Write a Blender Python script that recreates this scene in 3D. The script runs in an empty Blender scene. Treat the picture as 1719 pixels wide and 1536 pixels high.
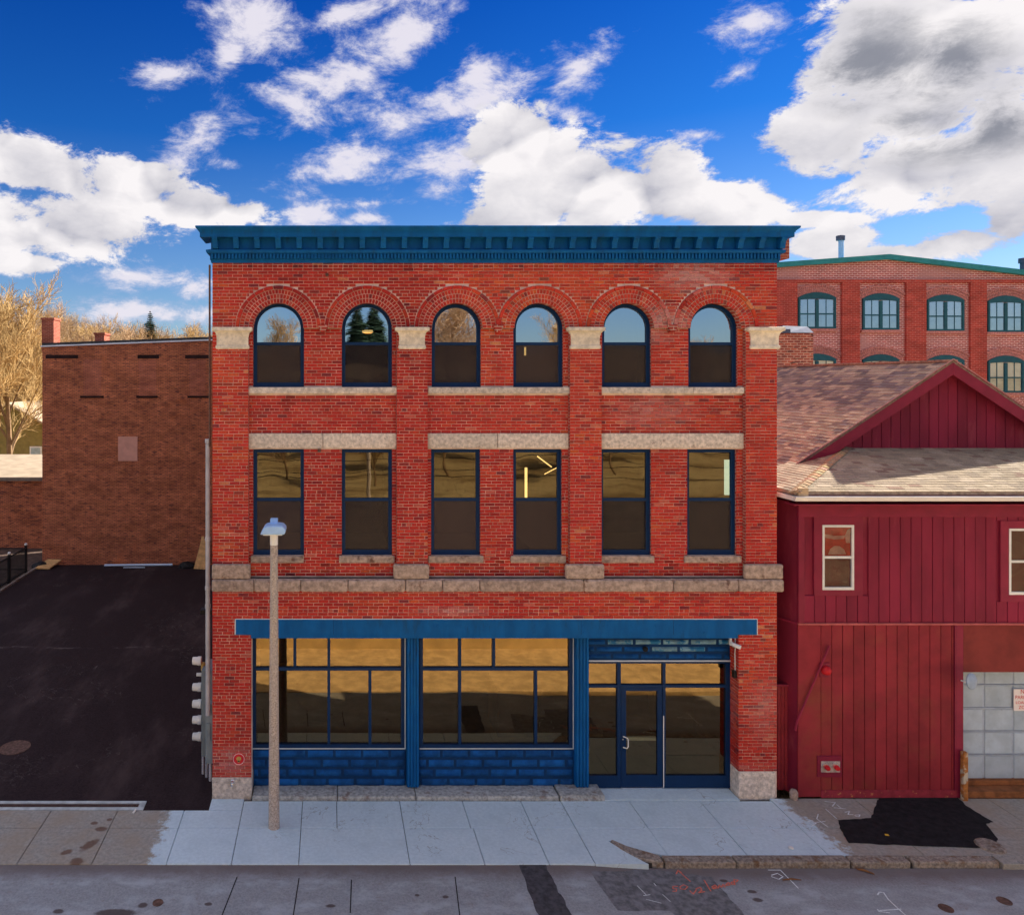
import bpy, bmesh, math, random
from mathutils import Vector, Matrix, noise

# ------------------------------------------------------------------ camera, world, sun, exposure
scene = bpy.context.scene
COL = scene.collection
R = math.radians
F, D, H, CX, CY = 1256.0, 16.0, 8.9, 552.0, 640.0      # focal (px of the photograph), distance to facade, eye height

cam_d = bpy.data.cameras.new('camera')
cam = bpy.data.objects.new('camera', cam_d); COL.objects.link(cam)
cam.location = (0, -D, H); cam.rotation_euler = (R(90), 0, 0)
cam_d.sensor_width = 36; cam_d.lens = 36 * F / 1719
cam_d.shift_x = (859.5 - CX) / 1719; cam_d.shift_y = -(768 - CY) / 1719
cam_d.clip_start = 0.1; cam_d.clip_end = 6000
scene.camera = cam

SUN_DIR = Vector((3.81, 1.74, 2.71)).normalized()        # towards the sun
SUN_EL = math.asin(SUN_DIR.z); SUN_AZ = math.atan2(SUN_DIR.x, SUN_DIR.y)
sun_d = bpy.data.lights.new('sun', 'SUN'); sun_d.energy = 4.8; sun_d.angle = R(0.5); sun_d.color = (1.0, 0.9, 0.76)
sun = bpy.data.objects.new('sun', sun_d); COL.objects.link(sun)
sun.rotation_euler = (-SUN_DIR).to_track_quat('-Z', 'Y').to_euler(); sun.location = (20, 10, 30)

scene.view_settings.view_transform = 'Standard'; scene.view_settings.look = 'None'
scene.view_settings.exposure = 1.3; scene.view_settings.gamma = 1.0
scene.view_settings.use_curve_mapping = False
scene.cycles.max_bounces = 6; scene.cycles.diffuse_bounces = 3; scene.cycles.glossy_bounces = 3
scene.cycles.use_adaptive_sampling = True; scene.cycles.adaptive_threshold = 0.02
scene.cycles.transparent_max_bounces = 12
scene.cycles.sample_clamp_indirect = 6.0

world = bpy.data.worlds.new('World'); scene.world = world; world.use_nodes = True
WT = world.node_tree

class E:
    """tiny node-expression helper"""
    def __init__(s, tree, sock): s.t = tree; s.s = sock
    def _m(s, op, b=None, c=None, clamp=False):
        n = s.t.nodes.new('ShaderNodeMath'); n.operation = op; n.use_clamp = clamp
        s.t.links.new(s.s, n.inputs[0])
        for i, v in ((1, b), (2, c)):
            if v is None: continue
            if isinstance(v, E): s.t.links.new(v.s, n.inputs[i])
            else: n.inputs[i].default_value = v
        return E(s.t, n.outputs[0])
    def __add__(s, o): return s._m('ADD', o)
    def __sub__(s, o): return s._m('SUBTRACT', o)
    def __mul__(s, o): return s._m('MULTIPLY', o)
    def __truediv__(s, o): return s._m('DIVIDE', o)
    def __pow__(s, o): return s._m('POWER', o)
    def min(s, o): return s._m('MINIMUM', o)
    def max(s, o): return s._m('MAXIMUM', o)
    def smin(s, o, k): return s._m('SMOOTH_MIN', o, k)
    def clamp(s): return s._m('ADD', 0.0, clamp=True)
    def neg(s, k=1.0):
        return s._m('MULTIPLY_ADD', -1.0, k)
    def smooth(s, a, b):
        n = s.t.nodes.new('ShaderNodeMapRange'); n.interpolation_type = 'SMOOTHSTEP'
        s.t.links.new(s.s, n.inputs[0]); n.inputs[1].default_value = a; n.inputs[2].default_value = b
        return E(s.t, n.outputs[0])

def vmath(t, op, a, b=None, out=0):
    n = t.nodes.new('ShaderNodeVectorMath'); n.operation = op
    for i, v in ((0, a), (1, b)):
        if v is None: continue
        if hasattr(v, 'links'): t.links.new(v, n.inputs[i])
        else: n.inputs[i].default_value = v
    return n.outputs[out]

def noise_n(t, vec, scale, detail=4, rough=0.5, dist=0.0):
    n = t.nodes.new('ShaderNodeTexNoise'); n.inputs['Scale'].default_value = scale
    n.inputs['Detail'].default_value = detail; n.inputs['Roughness'].default_value = rough
    n.inputs['Distortion'].default_value = dist
    if vec is not None: t.links.new(vec, n.inputs['Vector'])
    return E(t, n.outputs['Fac'])

def mixc(t, fac, a, b, mode='MIX'):
    n = t.nodes.new('ShaderNodeMix'); n.data_type = 'RGBA'; n.blend_type = mode
    if isinstance(fac, E): t.links.new(fac.s, n.inputs[0])
    else: n.inputs[0].default_value = fac
    for i, v in ((6, a), (7, b)):
        if hasattr(v, 'links'): t.links.new(v, n.inputs[i])
        else: n.inputs[i].default_value = (*v, 1) if len(v) == 3 else v
    return n.outputs[2]

def blob_field(t, vec, blobs, k=0.25):
    """smooth minimum of elliptical distances; blobs = (cx, cy, rx, ry, rot)"""
    acc = None
    for (cx, cy, rx, ry, rot) in blobs:
        m = t.nodes.new('ShaderNodeMapping'); m.vector_type = 'TEXTURE'
        t.links.new(vec, m.inputs['Vector'])
        m.inputs['Location'].default_value = (cx, cy, 0); m.inputs['Rotation'].default_value = (0, 0, rot)
        m.inputs['Scale'].default_value = (rx, ry, 1)
        e = E(t, vmath(t, 'LENGTH', m.outputs[0], out=1))
        acc = e if acc is None else acc.smin(e, k)
    return acc

def sky_pos(px, py):                                        # photograph direction -> (azimuth, elevation)
    x, z = (px - CX) / F, (CY - py) / F
    return math.atan2(x, 1.0), math.atan2(z, math.hypot(x, 1.0))

def sky_blobs(lst):
    out = []
    for (px, py, rx, ry, rot) in lst:
        a, e = sky_pos(px, py)
        c = math.cos(a)
        out.append((a, e, rx / F * c * c, ry / F * c, R(rot)))
    return out

def build_world():
    t = WT; t.nodes.clear()
    out = t.nodes.new('ShaderNodeOutputWorld'); bg = t.nodes.new('ShaderNodeBackground')
    t.links.new(bg.outputs[0], out.inputs[0]); bg.inputs['Strength'].default_value = 0.1
    tc = t.nodes.new('ShaderNodeTexCoord'); d = tc.outputs['Generated']
    sep = t.nodes.new('ShaderNodeSeparateXYZ'); t.links.new(d, sep.inputs[0])
    x, y, z = (E(t, sep.outputs[i]) for i in range(3))
    az = x._m('ARCTAN2', y); el = z.max(-0.999).min(0.999)._m('ARCSINE')
    cmb = t.nodes.new('ShaderNodeCombineXYZ'); t.links.new(az.s, cmb.inputs[0]); t.links.new(el.s, cmb.inputs[1])
    p = cmb.outputs[0]
    sky = t.nodes.new('ShaderNodeTexSky'); sky.sky_type = 'NISHITA'; sky.sun_disc = False
    sky.sun_elevation = SUN_EL; sky.sun_rotation = SUN_AZ; sky.air_density = 1.0; sky.dust_density = 0.4; sky.ozone_density = 3.0
    # deep polarised blue aloft, pale towards the horizon
    ramp = t.nodes.new('ShaderNodeValToRGB'); t.links.new((el / 1.5708).clamp().s, ramp.inputs[0])
    els = ramp.color_ramp.elements
    els[0].position = 0.0; els[0].color = (0.34, 0.40, 0.48, 1)
    els[1].position = 0.33; els[1].color = (0.004, 0.125, 0.43, 1)
    for ps, c in ((0.06, (0.30, 0.38, 0.50, 1)), (0.12, (0.19, 0.32, 0.50, 1)), (0.2, (0.035, 0.205, 0.48, 1))):
        e_ = els.new(ps); e_.color = c
    base = mixc(t, 1.0, sky.outputs[0], ramp.outputs[0], 'MULTIPLY')
    cumulus = sky_blobs([
        (1470, 70, 150, 95, 0), (1640, 90, 170, 120, 0), (1400, 215, 110, 55, 8), (1560, 275, 230, 62, 0), (1690, 230, 120, 90, 0), (1560, 190, 120, 60, 0),
        (880, 245, 95, 75, 0), (960, 320, 170, 70, 0), (1115, 315, 85, 60, 0), (1220, 345, 120, 42, -10), (850, 365, 95, 26, 0), (1360, 368, 90, 14, -8),
        (1395, 408, 75, 26, 0), (1690, 375, 42, 38, 0), (1600, 412, 110, 30, 0), (1500, 425, 90, 18, 0),
        (50, 275, 120, 48, -18), (225, 312, 85, 46, 0), (110, 375, 150, 58, 0), (345, 352, 115, 30, 0), (40, 440, 75, 24, 0),
        (60, 395, 110, 40, 0)])
    wisp = sky_blobs([
        (285, 125, 90, 30, 15), (385, 95, 40, 22, 25), (430, 45, 75, 45, 0), (560, 135, 150, 46, 20), (690, 60, 130, 44, 40), (500, 178, 95, 30, -8),
        (690, 205, 150, 42, 28), (830, 160, 180, 36, 14), (965, 122, 70, 32, 30), (600, 270, 140, 40, 12), (760, 260, 150, 55, 0), (800, 130, 60, 26, 0),
        (1265, 40, 72, 40, 0), (1240, 125, 46, 16, 10), (1170, 228, 44, 13, -4), (620, 342, 110, 13, 2), (380, 275, 36, 12, 0), (930, 185, 60, 20, -20),
        (600, 20, 120, 18, 10), (300, 270, 60, 40, 30), (740, 320, 70, 26, 0),
        (335, 222, 40, 26, 0), (605, 368, 40, 20, 0), (525, 364, 50, 20, 0), (225, 466, 80, 20, 0), (230, 528, 150, 26, 0), (325, 482, 50, 24, 0)])
    st = vmath(t, 'MULTIPLY', d, (1.0, 1.0, 1.4))
    def billow(vec, sc, det):
        n = t.nodes.new('ShaderNodeTexNoise'); n.noise_type = 'RIDGED_MULTIFRACTAL'; n.inputs['Scale'].default_value = sc
        n.inputs['Detail'].default_value = det; n.inputs['Roughness'].default_value = 0.56; n.inputs['Lacunarity'].default_value = 2.15
        n.inputs['Offset'].default_value = 0.9; n.inputs['Gain'].default_value = 1.1
        t.links.new(vec, n.inputs['Vector']); return E(t, n.outputs['Fac'])
    b1 = billow(st, 6.2, 6); b2 = billow(vmath(t, 'ADD', st, (0.012, -0.003, 0.026)), 6.2, 4)
    st2 = vmath(t, 'MULTIPLY', d, (1.0, 1.0, 1.9))
    n2 = noise_n(t, st2, 13.0, 8, 0.7, 0.25)
    dc = blob_field(t, p, cumulus, 0.3); dw = blob_field(t, p, wisp, 0.3)
    fc = dc.neg() + (b1.neg(0.95)) * 0.55 + (n2 - 0.5) * 2.5
    cov_c = fc.smooth(-0.08, 0.30)
    fw = dw.neg(0.98) + (n2 - 0.5) * 4.4
    cov_w = fw.smooth(-0.25, 1.05) * 0.95
    # unseen cloud round the rest of the sky, cover raised to lift ambient light
    n3 = noise_n(t, st, 2.6, 5, 0.6)
    front = (az - 0.2)._m('ABSOLUTE').smooth(0.62, 0.85).max(el.smooth(0.5, 0.62))
    cov_g = n3.smooth(0.44, 0.54) * front * el.smooth(0.08, 0.26)
    cov = cov_c.max(cov_w).max(cov_g).clamp()
    relief = ((b2 - b1) * 1.1 + (n2 - 0.5) * 1.0 + 0.68).clamp()
    thick = fc.smooth(0.1, 1.0)
    dark = blob_field(t, p, sky_blobs([(1650, 205, 210, 60, 0), (1450, 110, 110, 70, 0), (1600, 110, 90, 60, 0)]), 0.2)
    dk = (dark.neg() + (n2 - 0.5) * 1.6).smooth(-0.4, 0.8)
    white = (3.9, 3.75, 3.8); grey = (2.0, 2.0, 2.3); deep = (0.75, 0.82, 1.05)
    cc = mixc(t, relief, grey, white)
    cc = mixc(t, (dk * thick) * 0.85, cc, deep)
    cw = mixc(t, cov_w.smooth(0.0, 0.95), (1.9, 2.1, 3.1), (3.4, 3.25, 3.6))
    cl = mixc(t, cov_c.max(cov_g).clamp(), cw, cc)
    fin = mixc(t, cov, base, cl)
    t.links.new(fin, bg.inputs['Color'])
    world.cycles.sampling_method = 'MANUAL'; world.cycles.sample_map_resolution = 512
build_world()

# ------------------------------------------------------------------ measuring helpers
def PX(px, Y=0.0): return (px - CX) * (D + Y) / F
def PZ(py, Y=0.0): return H + (CY - py) * (D + Y) / F
def GP(px, py):
    d = F * H / (py - CY); return ((px - CX) * d / F, d - D)
rnd = random.Random(7)

# ------------------------------------------------------------------ mesh helpers
class MB:
    def __init__(s): s.v = []; s.f = []; s.c = []
    def quad(s, a, b, c, d, col=None):
        i = len(s.v); s.v += [tuple(a), tuple(b), tuple(c), tuple(d)]; s.f.append((i, i+1, i+2, i+3)); s.c.append(col); return s
    def poly(s, pts, col=None):
        i = len(s.v); s.v += [tuple(p) for p in pts]; s.f.append(tuple(range(i, i+len(pts)))); s.c.append(col); return s
    def box(s, x0, x1, y0, y1, z0, z1, col=None):
        if x0 > x1: x0, x1 = x1, x0
        if y0 > y1: y0, y1 = y1, y0
        if z0 > z1: z0, z1 = z1, z0
        s.hexa([(x0,y0,z0),(x1,y0,z0),(x1,y1,z0),(x0,y1,z0),(x0,y0,z1),(x1,y0,z1),(x1,y1,z1),(x0,y1,z1)], col)
        return s
    def hexa(s, p, col=None, back=True):
        i = len(s.v); s.v += [tuple(q) for q in p]
        fs = [(0,1,5,4),(1,2,6,5),(3,0,4,7),(4,5,6,7),(3,2,1,0)]
        if back: fs.append((2,3,7,6))
        for f in fs: s.f.append(tuple(i+k for k in f)); s.c.append(col)
    def prism_y(s, pts, y0, y1, col=None):
        """polygon given as (x, z), extruded along y"""
        n = len(pts); i = len(s.v)
        s.v += [(x, y0, z) for x, z in pts] + [(x, y1, z) for x, z in pts]
        s.f.append(tuple(range(i, i+n))); s.c.append(col)
        s.f.append(tuple(range(i+2*n-1, i+n-1, -1))); s.c.append(col)
        for k in range(n):
            j = (k+1) % n; s.f.append((i+k, i+n+k, i+n+j, i+j)); s.c.append(col)
        return s
    def prism(s, pts, vec, col=None):
        """3d polygon extruded along vec"""
        n = len(pts); i = len(s.v); vec = Vector(vec)
        s.v += [tuple(p) for p in pts] + [tuple(Vector(p)+vec) for p in pts]
        s.f.append(tuple(range(i, i+n))); s.c.append(col)
        s.f.append(tuple(range(i+2*n-1, i+n-1, -1))); s.c.append(col)
        for k in range(n):
            j = (k+1) % n; s.f.append((i+k, i+n+k, i+n+j, i+j)); s.c.append(col)
        return s
    def ring_y(s, outer, inner, y0, y1):
        """closed ring between two outlines of equal length (x, z), extruded along y"""
        n = len(outer); i = len(s.v)
        for (o, y) in ((outer, y0), (inner, y0), (outer, y1), (inner, y1)): s.v += [(x, y, z) for x, z in o]
        for k in range(n):
            j = (k+1) % n
            for a, b in ((0, n), (3*n, 2*n), (2*n, 0), (n, 3*n)):
                s.f.append((i+a+k, i+a+j, i+b+j, i+b+k)); s.c.append(None)
        return s
    def tube(s, pts, rad, sides=8, cap=True):
        pts = [Vector(p) for p in pts]; n = len(pts)
        if not isinstance(rad, (list, tuple)): rad = [rad]*n
        rows = []
        for k, p in enumerate(pts):
            t = (pts[min(k+1, n-1)] - pts[max(k-1, 0)])
            t = t.normalized() if t.length > 1e-9 else Vector((0,0,1))
            u = t.orthogonal().normalized() if k == 0 else (u0 - t*u0.dot(t)).normalized()
            u0 = u; w = t.cross(u); base = len(s.v); rows.append(base)
            for q in range(sides):
                a = 2*math.pi*q/sides; s.v.append(tuple(p + (u*math.cos(a) + w*math.sin(a))*rad[k]))
        for k in range(n-1):
            for q in range(sides):
                r = (q+1) % sides
                s.f.append((rows[k]+q, rows[k]+r, rows[k+1]+r, rows[k+1]+q)); s.c.append(None)
        if cap:
            s.f.append(tuple(rows[0]+q for q in reversed(range(sides)))); s.c.append(None)
            s.f.append(tuple(rows[-1]+q for q in range(sides))); s.c.append(None)
        return s
    def lathe(s, prof, base, axis=(0,0,1), sides=24):
        """profile (radius, height) turned about axis through base"""
        ax = Vector(axis).normalized(); b = Vector(base); u = ax.orthogonal().normalized(); w = ax.cross(u)
        i = len(s.v)
        for (r, h) in prof:
            for q in range(sides):
                a = 2*math.pi*q/sides; s.v.append(tuple(b + ax*h + (u*math.cos(a) + w*math.sin(a))*max(r, 1e-4)))
        for k in range(len(prof)-1):
            for q in range(sides):
                r_ = (q+1) % sides
                s.f.append((i+k*sides+q, i+k*sides+r_, i+(k+1)*sides+r_, i+(k+1)*sides+q)); s.c.append(None)
        s.f.append(tuple(i+q for q in reversed(range(sides)))); s.c.append(None)
        k = len(prof)-1; s.f.append(tuple(i+k*sides+q for q in range(sides))); s.c.append(None)
        return s
    def mesh(s, name, mat, origin, smooth=False):
        me = bpy.data.meshes.new(name)
        o = Vector(origin)
        me.from_pydata([tuple(Vector(p) - o) for p in s.v], [], s.f)
        if any(c is not None for c in s.c):
            at = me.attributes.new('tint', 'FLOAT_COLOR', 'FACE')
            buf = []
            for c in s.c: buf += list(c if c else (1,1,1)) + [1.0]
            at.data.foreach_set('color', buf)
        if mat: me.materials.append(mat)
        if smooth: me.polygons.foreach_set('use_smooth', [True]*len(me.polygons))
        me.update(); return me
    def build(s, name, mat, parent=None, bevel=0.0, smooth=False, segs=2, **tags):
        xs = [p[0] for p in s.v]; ys = [p[1] for p in s.v]; zs = [p[2] for p in s.v]
        org = ((min(xs)+max(xs))/2, (min(ys)+max(ys))/2, min(zs))
        o = bpy.data.objects.new(name, s.mesh(name, mat, org, smooth)); COL.objects.link(o)
        o.location = org
        if smooth and smooth != 'all':
            try: o.data.set_sharp_from_angle(angle=R(40))
            except Exception: pass
        if bevel > 0:
            b = o.modifiers.new('bevel', 'BEVEL'); b.width = bevel; b.segments = segs; b.limit_method = 'ANGLE'; b.angle_limit = R(40)
        put(o, parent)
        for k, v in tags.items(): o[k] = v
        return o

def wloc(o):
    l = Vector(o.location); p = o.parent
    while p is not None: l += Vector(p.location); p = p.parent
    return l
def put(o, parent):
    if parent is not None:
        o.location = Vector(o.location) - wloc(parent); o.parent = parent
def tag(o, label, cat, group=None):
    o['label'] = label; o['category'] = cat
    if group: o['group'] = group
    return o
def thing(name, label, cat, loc=(0,0,0), group=None):
    o = bpy.data.objects.new(name, None); COL.objects.link(o); o.location = loc; o.empty_display_size = 0.3
    return tag(o, label, cat, group)
def copy_tree(o, parent=None):
    c = o.copy(); COL.objects.link(c); c.parent = parent
    for ch in [q for q in o.children]: copy_tree(ch, c)
    return c

# ------------------------------------------------------------------ materials
def newmat(name):
    m = bpy.data.materials.new(name); m.use_nodes = True; t = m.node_tree
    return m, t, t.nodes['Principled BSDF']

def pm(name, col, rough=0.7, var=0.15, vs=3.0, bump=0.0, bs=40.0, metal=0.0, src='Object', col2=None, c2scale=6.0, c2lo=0.5, c2hi=0.6, detail=5, spec=0.2, stretch=None, rv=0.10):
    """plain surface with colour variation, optional second colour in patches and fine relief"""
    m, t, b = newmat(name)
    tc = t.nodes.new('ShaderNodeTexCoord')
    if src == 'World':
        vec = t.nodes.new('ShaderNodeNewGeometry').outputs['Position']
    else: vec = tc.outputs['Object']
    oi = t.nodes.new('ShaderNodeObjectInfo')
    vec = vmath(t, 'ADD', vec, vmath(t, 'MULTIPLY', oi.outputs['Location'], (0.73, 0.91, 0.57)) if src != 'World' else (0,0,0))
    if stretch: vec = vmath(t, 'MULTIPLY', vec, stretch)
    n = noise_n(t, vec, vs, detail, 0.6)
    k = n.smooth(0.3, 0.7)
    c = mixc(t, k, tuple(x*(1-var) for x in col), tuple(min(1, x*(1+var)) for x in col))
    if col2:
        k2 = noise_n(t, vec, c2scale, 6, 0.65).smooth(c2lo, c2hi)
        c = mixc(t, k2, c, col2)
    rr = E(t, oi.outputs['Random']) * (2*rv) + (1-rv)
    rc = t.nodes.new('ShaderNodeCombineColor')
    for i in range(3): t.links.new(rr.s, rc.inputs[i])
    c = mixc(t, 1.0, c, rc.outputs[0], 'MULTIPLY')
    t.links.new(c, b.inputs['Base Color'])
    b.inputs['Roughness'].default_value = rough; b.inputs['Metallic'].default_value = metal
    b.inputs['Specular IOR Level'].default_value = spec
    if bump > 0:
        bn = t.nodes.new('ShaderNodeBump'); bn.inputs['Strength'].default_value = bump; bn.inputs['Distance'].default_value = 0.02
        t.links.new(noise_n(t, vec, bs, 6, 0.65).s, bn.inputs['Height']); t.links.new(bn.outputs[0], b.inputs['Normal'])
    return m

def tintmat(name, source, rough=0.85, var=0.25, vs=25.0, bump=0.35, bs=60.0):
    """colour carried by each piece (face attribute or object colour) with grain on top"""
    m, t, b = newmat(name)
    if source == 'attr':
        a = t.nodes.new('ShaderNodeAttribute'); a.attribute_name = 'tint'; c = a.outputs['Color']
    else:
        c = t.nodes.new('ShaderNodeObjectInfo').outputs['Color']
    g = t.nodes.new('ShaderNodeNewGeometry').outputs['Position']
    k = noise_n(t, g, vs, 5, 0.65).smooth(0.25, 0.75)
    kk = k * (2*var) + (1-var)
    cc = t.nodes.new('ShaderNodeCombineColor')
    for i in range(3): t.links.new(kk.s, cc.inputs[i])
    c = mixc(t, 1.0, c, cc.outputs[0], 'MULTIPLY')
    t.links.new(c, b.inputs['Base Color']); b.inputs['Roughness'].default_value = rough
    b.inputs['Specular IOR Level'].default_value = 0.1
    bn = t.nodes.new('ShaderNodeBump'); bn.inputs['Strength'].default_value = bump; bn.inputs['Distance'].default_value = 0.01
    t.links.new(noise_n(t, g, bs, 5, 0.6).s, bn.inputs['Height']); t.links.new(bn.outputs[0], b.inputs['Normal'])
    return m

def brickmat(name, c1, c2, mortar, ms=0.012, patch=None, pscale=0.5, plo=0.55, phi=0.7, axis='x', bw=0.215, rh=0.068, dirt=0.25, dark=None):
    """far brickwork: courses too small to pick apart"""
    m, t, b = newmat(name)
    g = t.nodes.new('ShaderNodeNewGeometry').outputs['Position']
    sep = t.nodes.new('ShaderNodeSeparateXYZ'); t.links.new(g, sep.inputs[0])
    cmb = t.nodes.new('ShaderNodeCombineXYZ')
    u = E(t, sep.outputs[0]) + E(t, sep.outputs[1])
    t.links.new(u.s, cmb.inputs[0]); t.links.new(sep.outputs[2], cmb.inputs[1])
    br = t.nodes.new('ShaderNodeTexBrick'); t.links.new(cmb.outputs[0], br.inputs['Vector'])
    br.inputs['Color1'].default_value = (*c1, 1); br.inputs['Color2'].default_value = (*c2, 1); br.inputs['Mortar'].default_value = (*mortar, 1)
    br.inputs['Scale'].default_value = 1.0; br.inputs['Mortar Size'].default_value = ms; br.inputs['Mortar Smooth'].default_value = 0.2
    br.inputs['Brick Width'].default_value = bw; br.inputs['Row Height'].default_value = rh; br.inputs['Bias'].default_value = 0.0
    c = br.outputs['Color']
    k = noise_n(t, vmath(t, 'MULTIPLY', g, (1, 1, 2.0)), 1.3, 7, 0.65)
    kk = k.smooth(0.25, 0.75) * (2*dirt) + (1-dirt)
    cc = t.nodes.new('ShaderNodeCombineColor')
    for i in range(3): t.links.new(kk.s, cc.inputs[i])
    c = mixc(t, 1.0, c, cc.outputs[0], 'MULTIPLY')
    # odd bricks: darker and brighter ones course by course
    k3 = noise_n(t, vmath(t, 'MULTIPLY', g, (3.6, 3.6, 14.0)), 1.0, 2, 0.5)
    if dark: c = mixc(t, k3.smooth(0.56, 0.66) * 0.8, c, dark)
    if patch: c = mixc(t, noise_n(t, g, pscale, 6, 0.6).smooth(plo, phi) * 0.75, c, patch)
    t.links.new(c, b.inputs['Base Color']); b.inputs['Roughness'].default_value = 0.9; b.inputs['Specular IOR Level'].default_value = 0.2
    bn = t.nodes.new('ShaderNodeBump'); bn.inputs['Strength'].default_value = 0.5; bn.inputs['Distance'].default_value = 0.012
    t.links.new(E(t, br.outputs['Fac']).neg().s, bn.inputs['Height']); t.links.new(bn.outputs[0], b.inputs['Normal'])
    return m

def glassmat(name, refl, tint=(0.7, 0.72, 0.72), wave=0.012, wscale=1.2, gcol=(0.95, 0.97, 1.0)):
    m, t, b = newmat(name); t.nodes.remove(b); out = t.nodes['Material Output']
    tr = t.nodes.new('ShaderNodeBsdfTransparent'); tr.inputs[0].default_value = (*tint, 1)
    gl = t.nodes.new('ShaderNodeBsdfGlossy'); gl.inputs['Roughness'].default_value = 0.004; gl.inputs['Color'].default_value = (*gcol, 1)
    g = t.nodes.new('ShaderNodeNewGeometry').outputs['Position']
    nz = t.nodes.new('ShaderNodeTexNoise'); nz.inputs['Scale'].default_value = wscale; nz.inputs['Detail'].default_value = 1.5; t.links.new(g, nz.inputs['Vector'])
    gn = t.nodes.new('ShaderNodeNewGeometry').outputs['Normal']
    off = vmath(t, 'MULTIPLY', vmath(t, 'SUBTRACT', nz.outputs['Color'], (0.5, 0.5, 0.5)), (wave*2, wave*2, wave*2))
    t.links.new(vmath(t, 'NORMALIZE', vmath(t, 'ADD', gn, off)), gl.inputs['Normal'])
    fr = t.nodes.new('ShaderNodeFresnel'); fr.inputs[0].default_value = 1.5
    fac = (E(t, fr.outputs[0]) + refl).clamp()
    mx = t.nodes.new('ShaderNodeMixShader'); t.links.new(fac.s, mx.inputs[0]); t.links.new(tr.outputs[0], mx.inputs[1]); t.links.new(gl.outputs[0], mx.inputs[2])
    t.links.new(mx.outputs[0], out.inputs[0]); return m

def emitmat(name, col, s):
    m, t, b = newmat(name)
    b.inputs['Base Color'].default_value = (*col, 1); b.inputs['Emission Color'].default_value = (*col, 1); b.inputs['Emission Strength'].default_value = s
    return m

M = {}
M['brick_attr'] = tintmat('facade_brick', 'attr')
M['brick_obj'] = tintmat('facade_brick_single', 'obj')
M['mortar'] = pm('mortar', (0.80, 0.60, 0.52), 0.95, 0.25, 2.2, 0.3, 80, src='World')
M['jamb'] = brickmat('jamb_brick', (0.42, 0.045, 0.03), (0.30, 0.035, 0.028), (0.5, 0.33, 0.28), 0.01)
M['granite'] = pm('granite', (0.60, 0.52, 0.46), 0.85, 0.3, 14, 0.5, 30, src='World', col2=(0.30, 0.22, 0.19), c2scale=9, c2lo=0.58, c2hi=0.75, detail=9)
M['limestone'] = pm('limestone', (0.72, 0.64, 0.53), 0.9, 0.2, 10, 0.4, 40, src='World', col2=(0.45, 0.36, 0.28), c2scale=7, c2lo=0.58, c2hi=0.75, detail=8)
M['ledge'] = pm('ledge_granite', (0.40, 0.41, 0.41), 0.9, 0.35, 14, 0.5, 30, src='World', col2=(0.24, 0.19, 0.17), c2scale=4, c2lo=0.55, c2hi=0.7, detail=9)
M['granite_dark'] = pm('granite_weathered', (0.37, 0.28, 0.24), 0.9, 0.35, 12, 0.5, 26, src='World', col2=(0.13, 0.07, 0.055), c2scale=5, c2lo=0.55, c2hi=0.72, detail=9)
M['blue'] = pm('blue_paint', (0.003, 0.10, 0.32), 0.6, 0.16, 2.5, 0.12, 30, src='World', spec=0.12, rv=0.05, col2=(0.008, 0.075, 0.21), c2scale=3.2, c2lo=0.54, c2hi=0.7, stretch=(1.6, 1, 0.45))
M['blue_frame'] = pm('navy_frame_paint', (0.004, 0.028, 0.095), 0.45, 0.08, 4, 0, src='World', spec=0.15, rv=0.04)
M['blue_block'] = pm('blue_block_paint', (0.004, 0.07, 0.25), 0.8, 0.3, 5, 0.2, 25, src='World', rv=0.22)
M['pale_block'] = pm('pale_cyan_block_paint', (0.20, 0.36, 0.46), 0.5, 0.3, 6, 0.2, 25, src='World', col2=(0.02, 0.16, 0.34), c2scale=4, c2lo=0.5, c2hi=0.58)  # paler cyan tone with bluer patches for some blocks over the door
M['blue_joint'] = pm('dark_joint_paint', (0.004, 0.036, 0.12), 0.8, 0.2, 5)
M['white_line'] = pm('pale_caulk', (0.6, 0.66, 0.72), 0.6, 0.1)
M['glass_sky'] = glassmat('window_glass', 0.60, wave=0.006)
M['glass_mid'] = glassmat('window_glass_bronze', 0.11, wave=0.009, gcol=(1.0, 0.84, 0.55))
M['glass_low'] = glassmat('window_glass_lower', 0.02, wave=0.010, gcol=(0.9, 0.8, 0.78))
M['glass_store'] = glassmat('shop_glass', 0.13, wave=0.004, wscale=0.7, tint=(0.5, 0.5, 0.48), gcol=(1.0, 0.72, 0.38))
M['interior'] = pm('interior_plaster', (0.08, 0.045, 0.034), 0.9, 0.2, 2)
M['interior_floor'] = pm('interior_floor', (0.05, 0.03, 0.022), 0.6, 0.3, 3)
M['lamp_warm'] = emitmat('warm_lamp', (1.0, 0.62, 0.2), 0.9)
M['roof_tar'] = pm('tar_roof', (0.05, 0.05, 0.055), 0.9, 0.3, 2)
M['grey_pipe'] = pm('grey_pvc', (0.42, 0.42, 0.47), 0.5, 0.12, 4)
M['grey_box'] = pm('grey_enamel', (0.21, 0.26, 0.29), 0.5, 0.1, 4)
M['chrome'] = pm('brushed_metal', (0.75, 0.77, 0.8), 0.3, 0.05, 6, metal=1.0)
M['white'] = pm('white_paint', (0.78, 0.77, 0.75), 0.5, 0.06, 5)
M['black'] = pm('black_metal', (0.012, 0.012, 0.014), 0.5, 0.2, 6)
M['pole_concrete'] = pm('aggregate_concrete', (0.50, 0.43, 0.385), 0.95, 0.35, 42, 0.5, 60, src='World', col2=(0.22, 0.13, 0.10), c2scale=55, c2lo=0.55, c2hi=0.68)
M['lamp_paint'] = pm('pale_blue_enamel', (0.30, 0.50, 0.80), 0.45, 0.06, 6)
M['lamp_paint'] = pm('pale_lamp_enamel', (0.36, 0.56, 0.88), 0.45, 0.06, 6)
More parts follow.
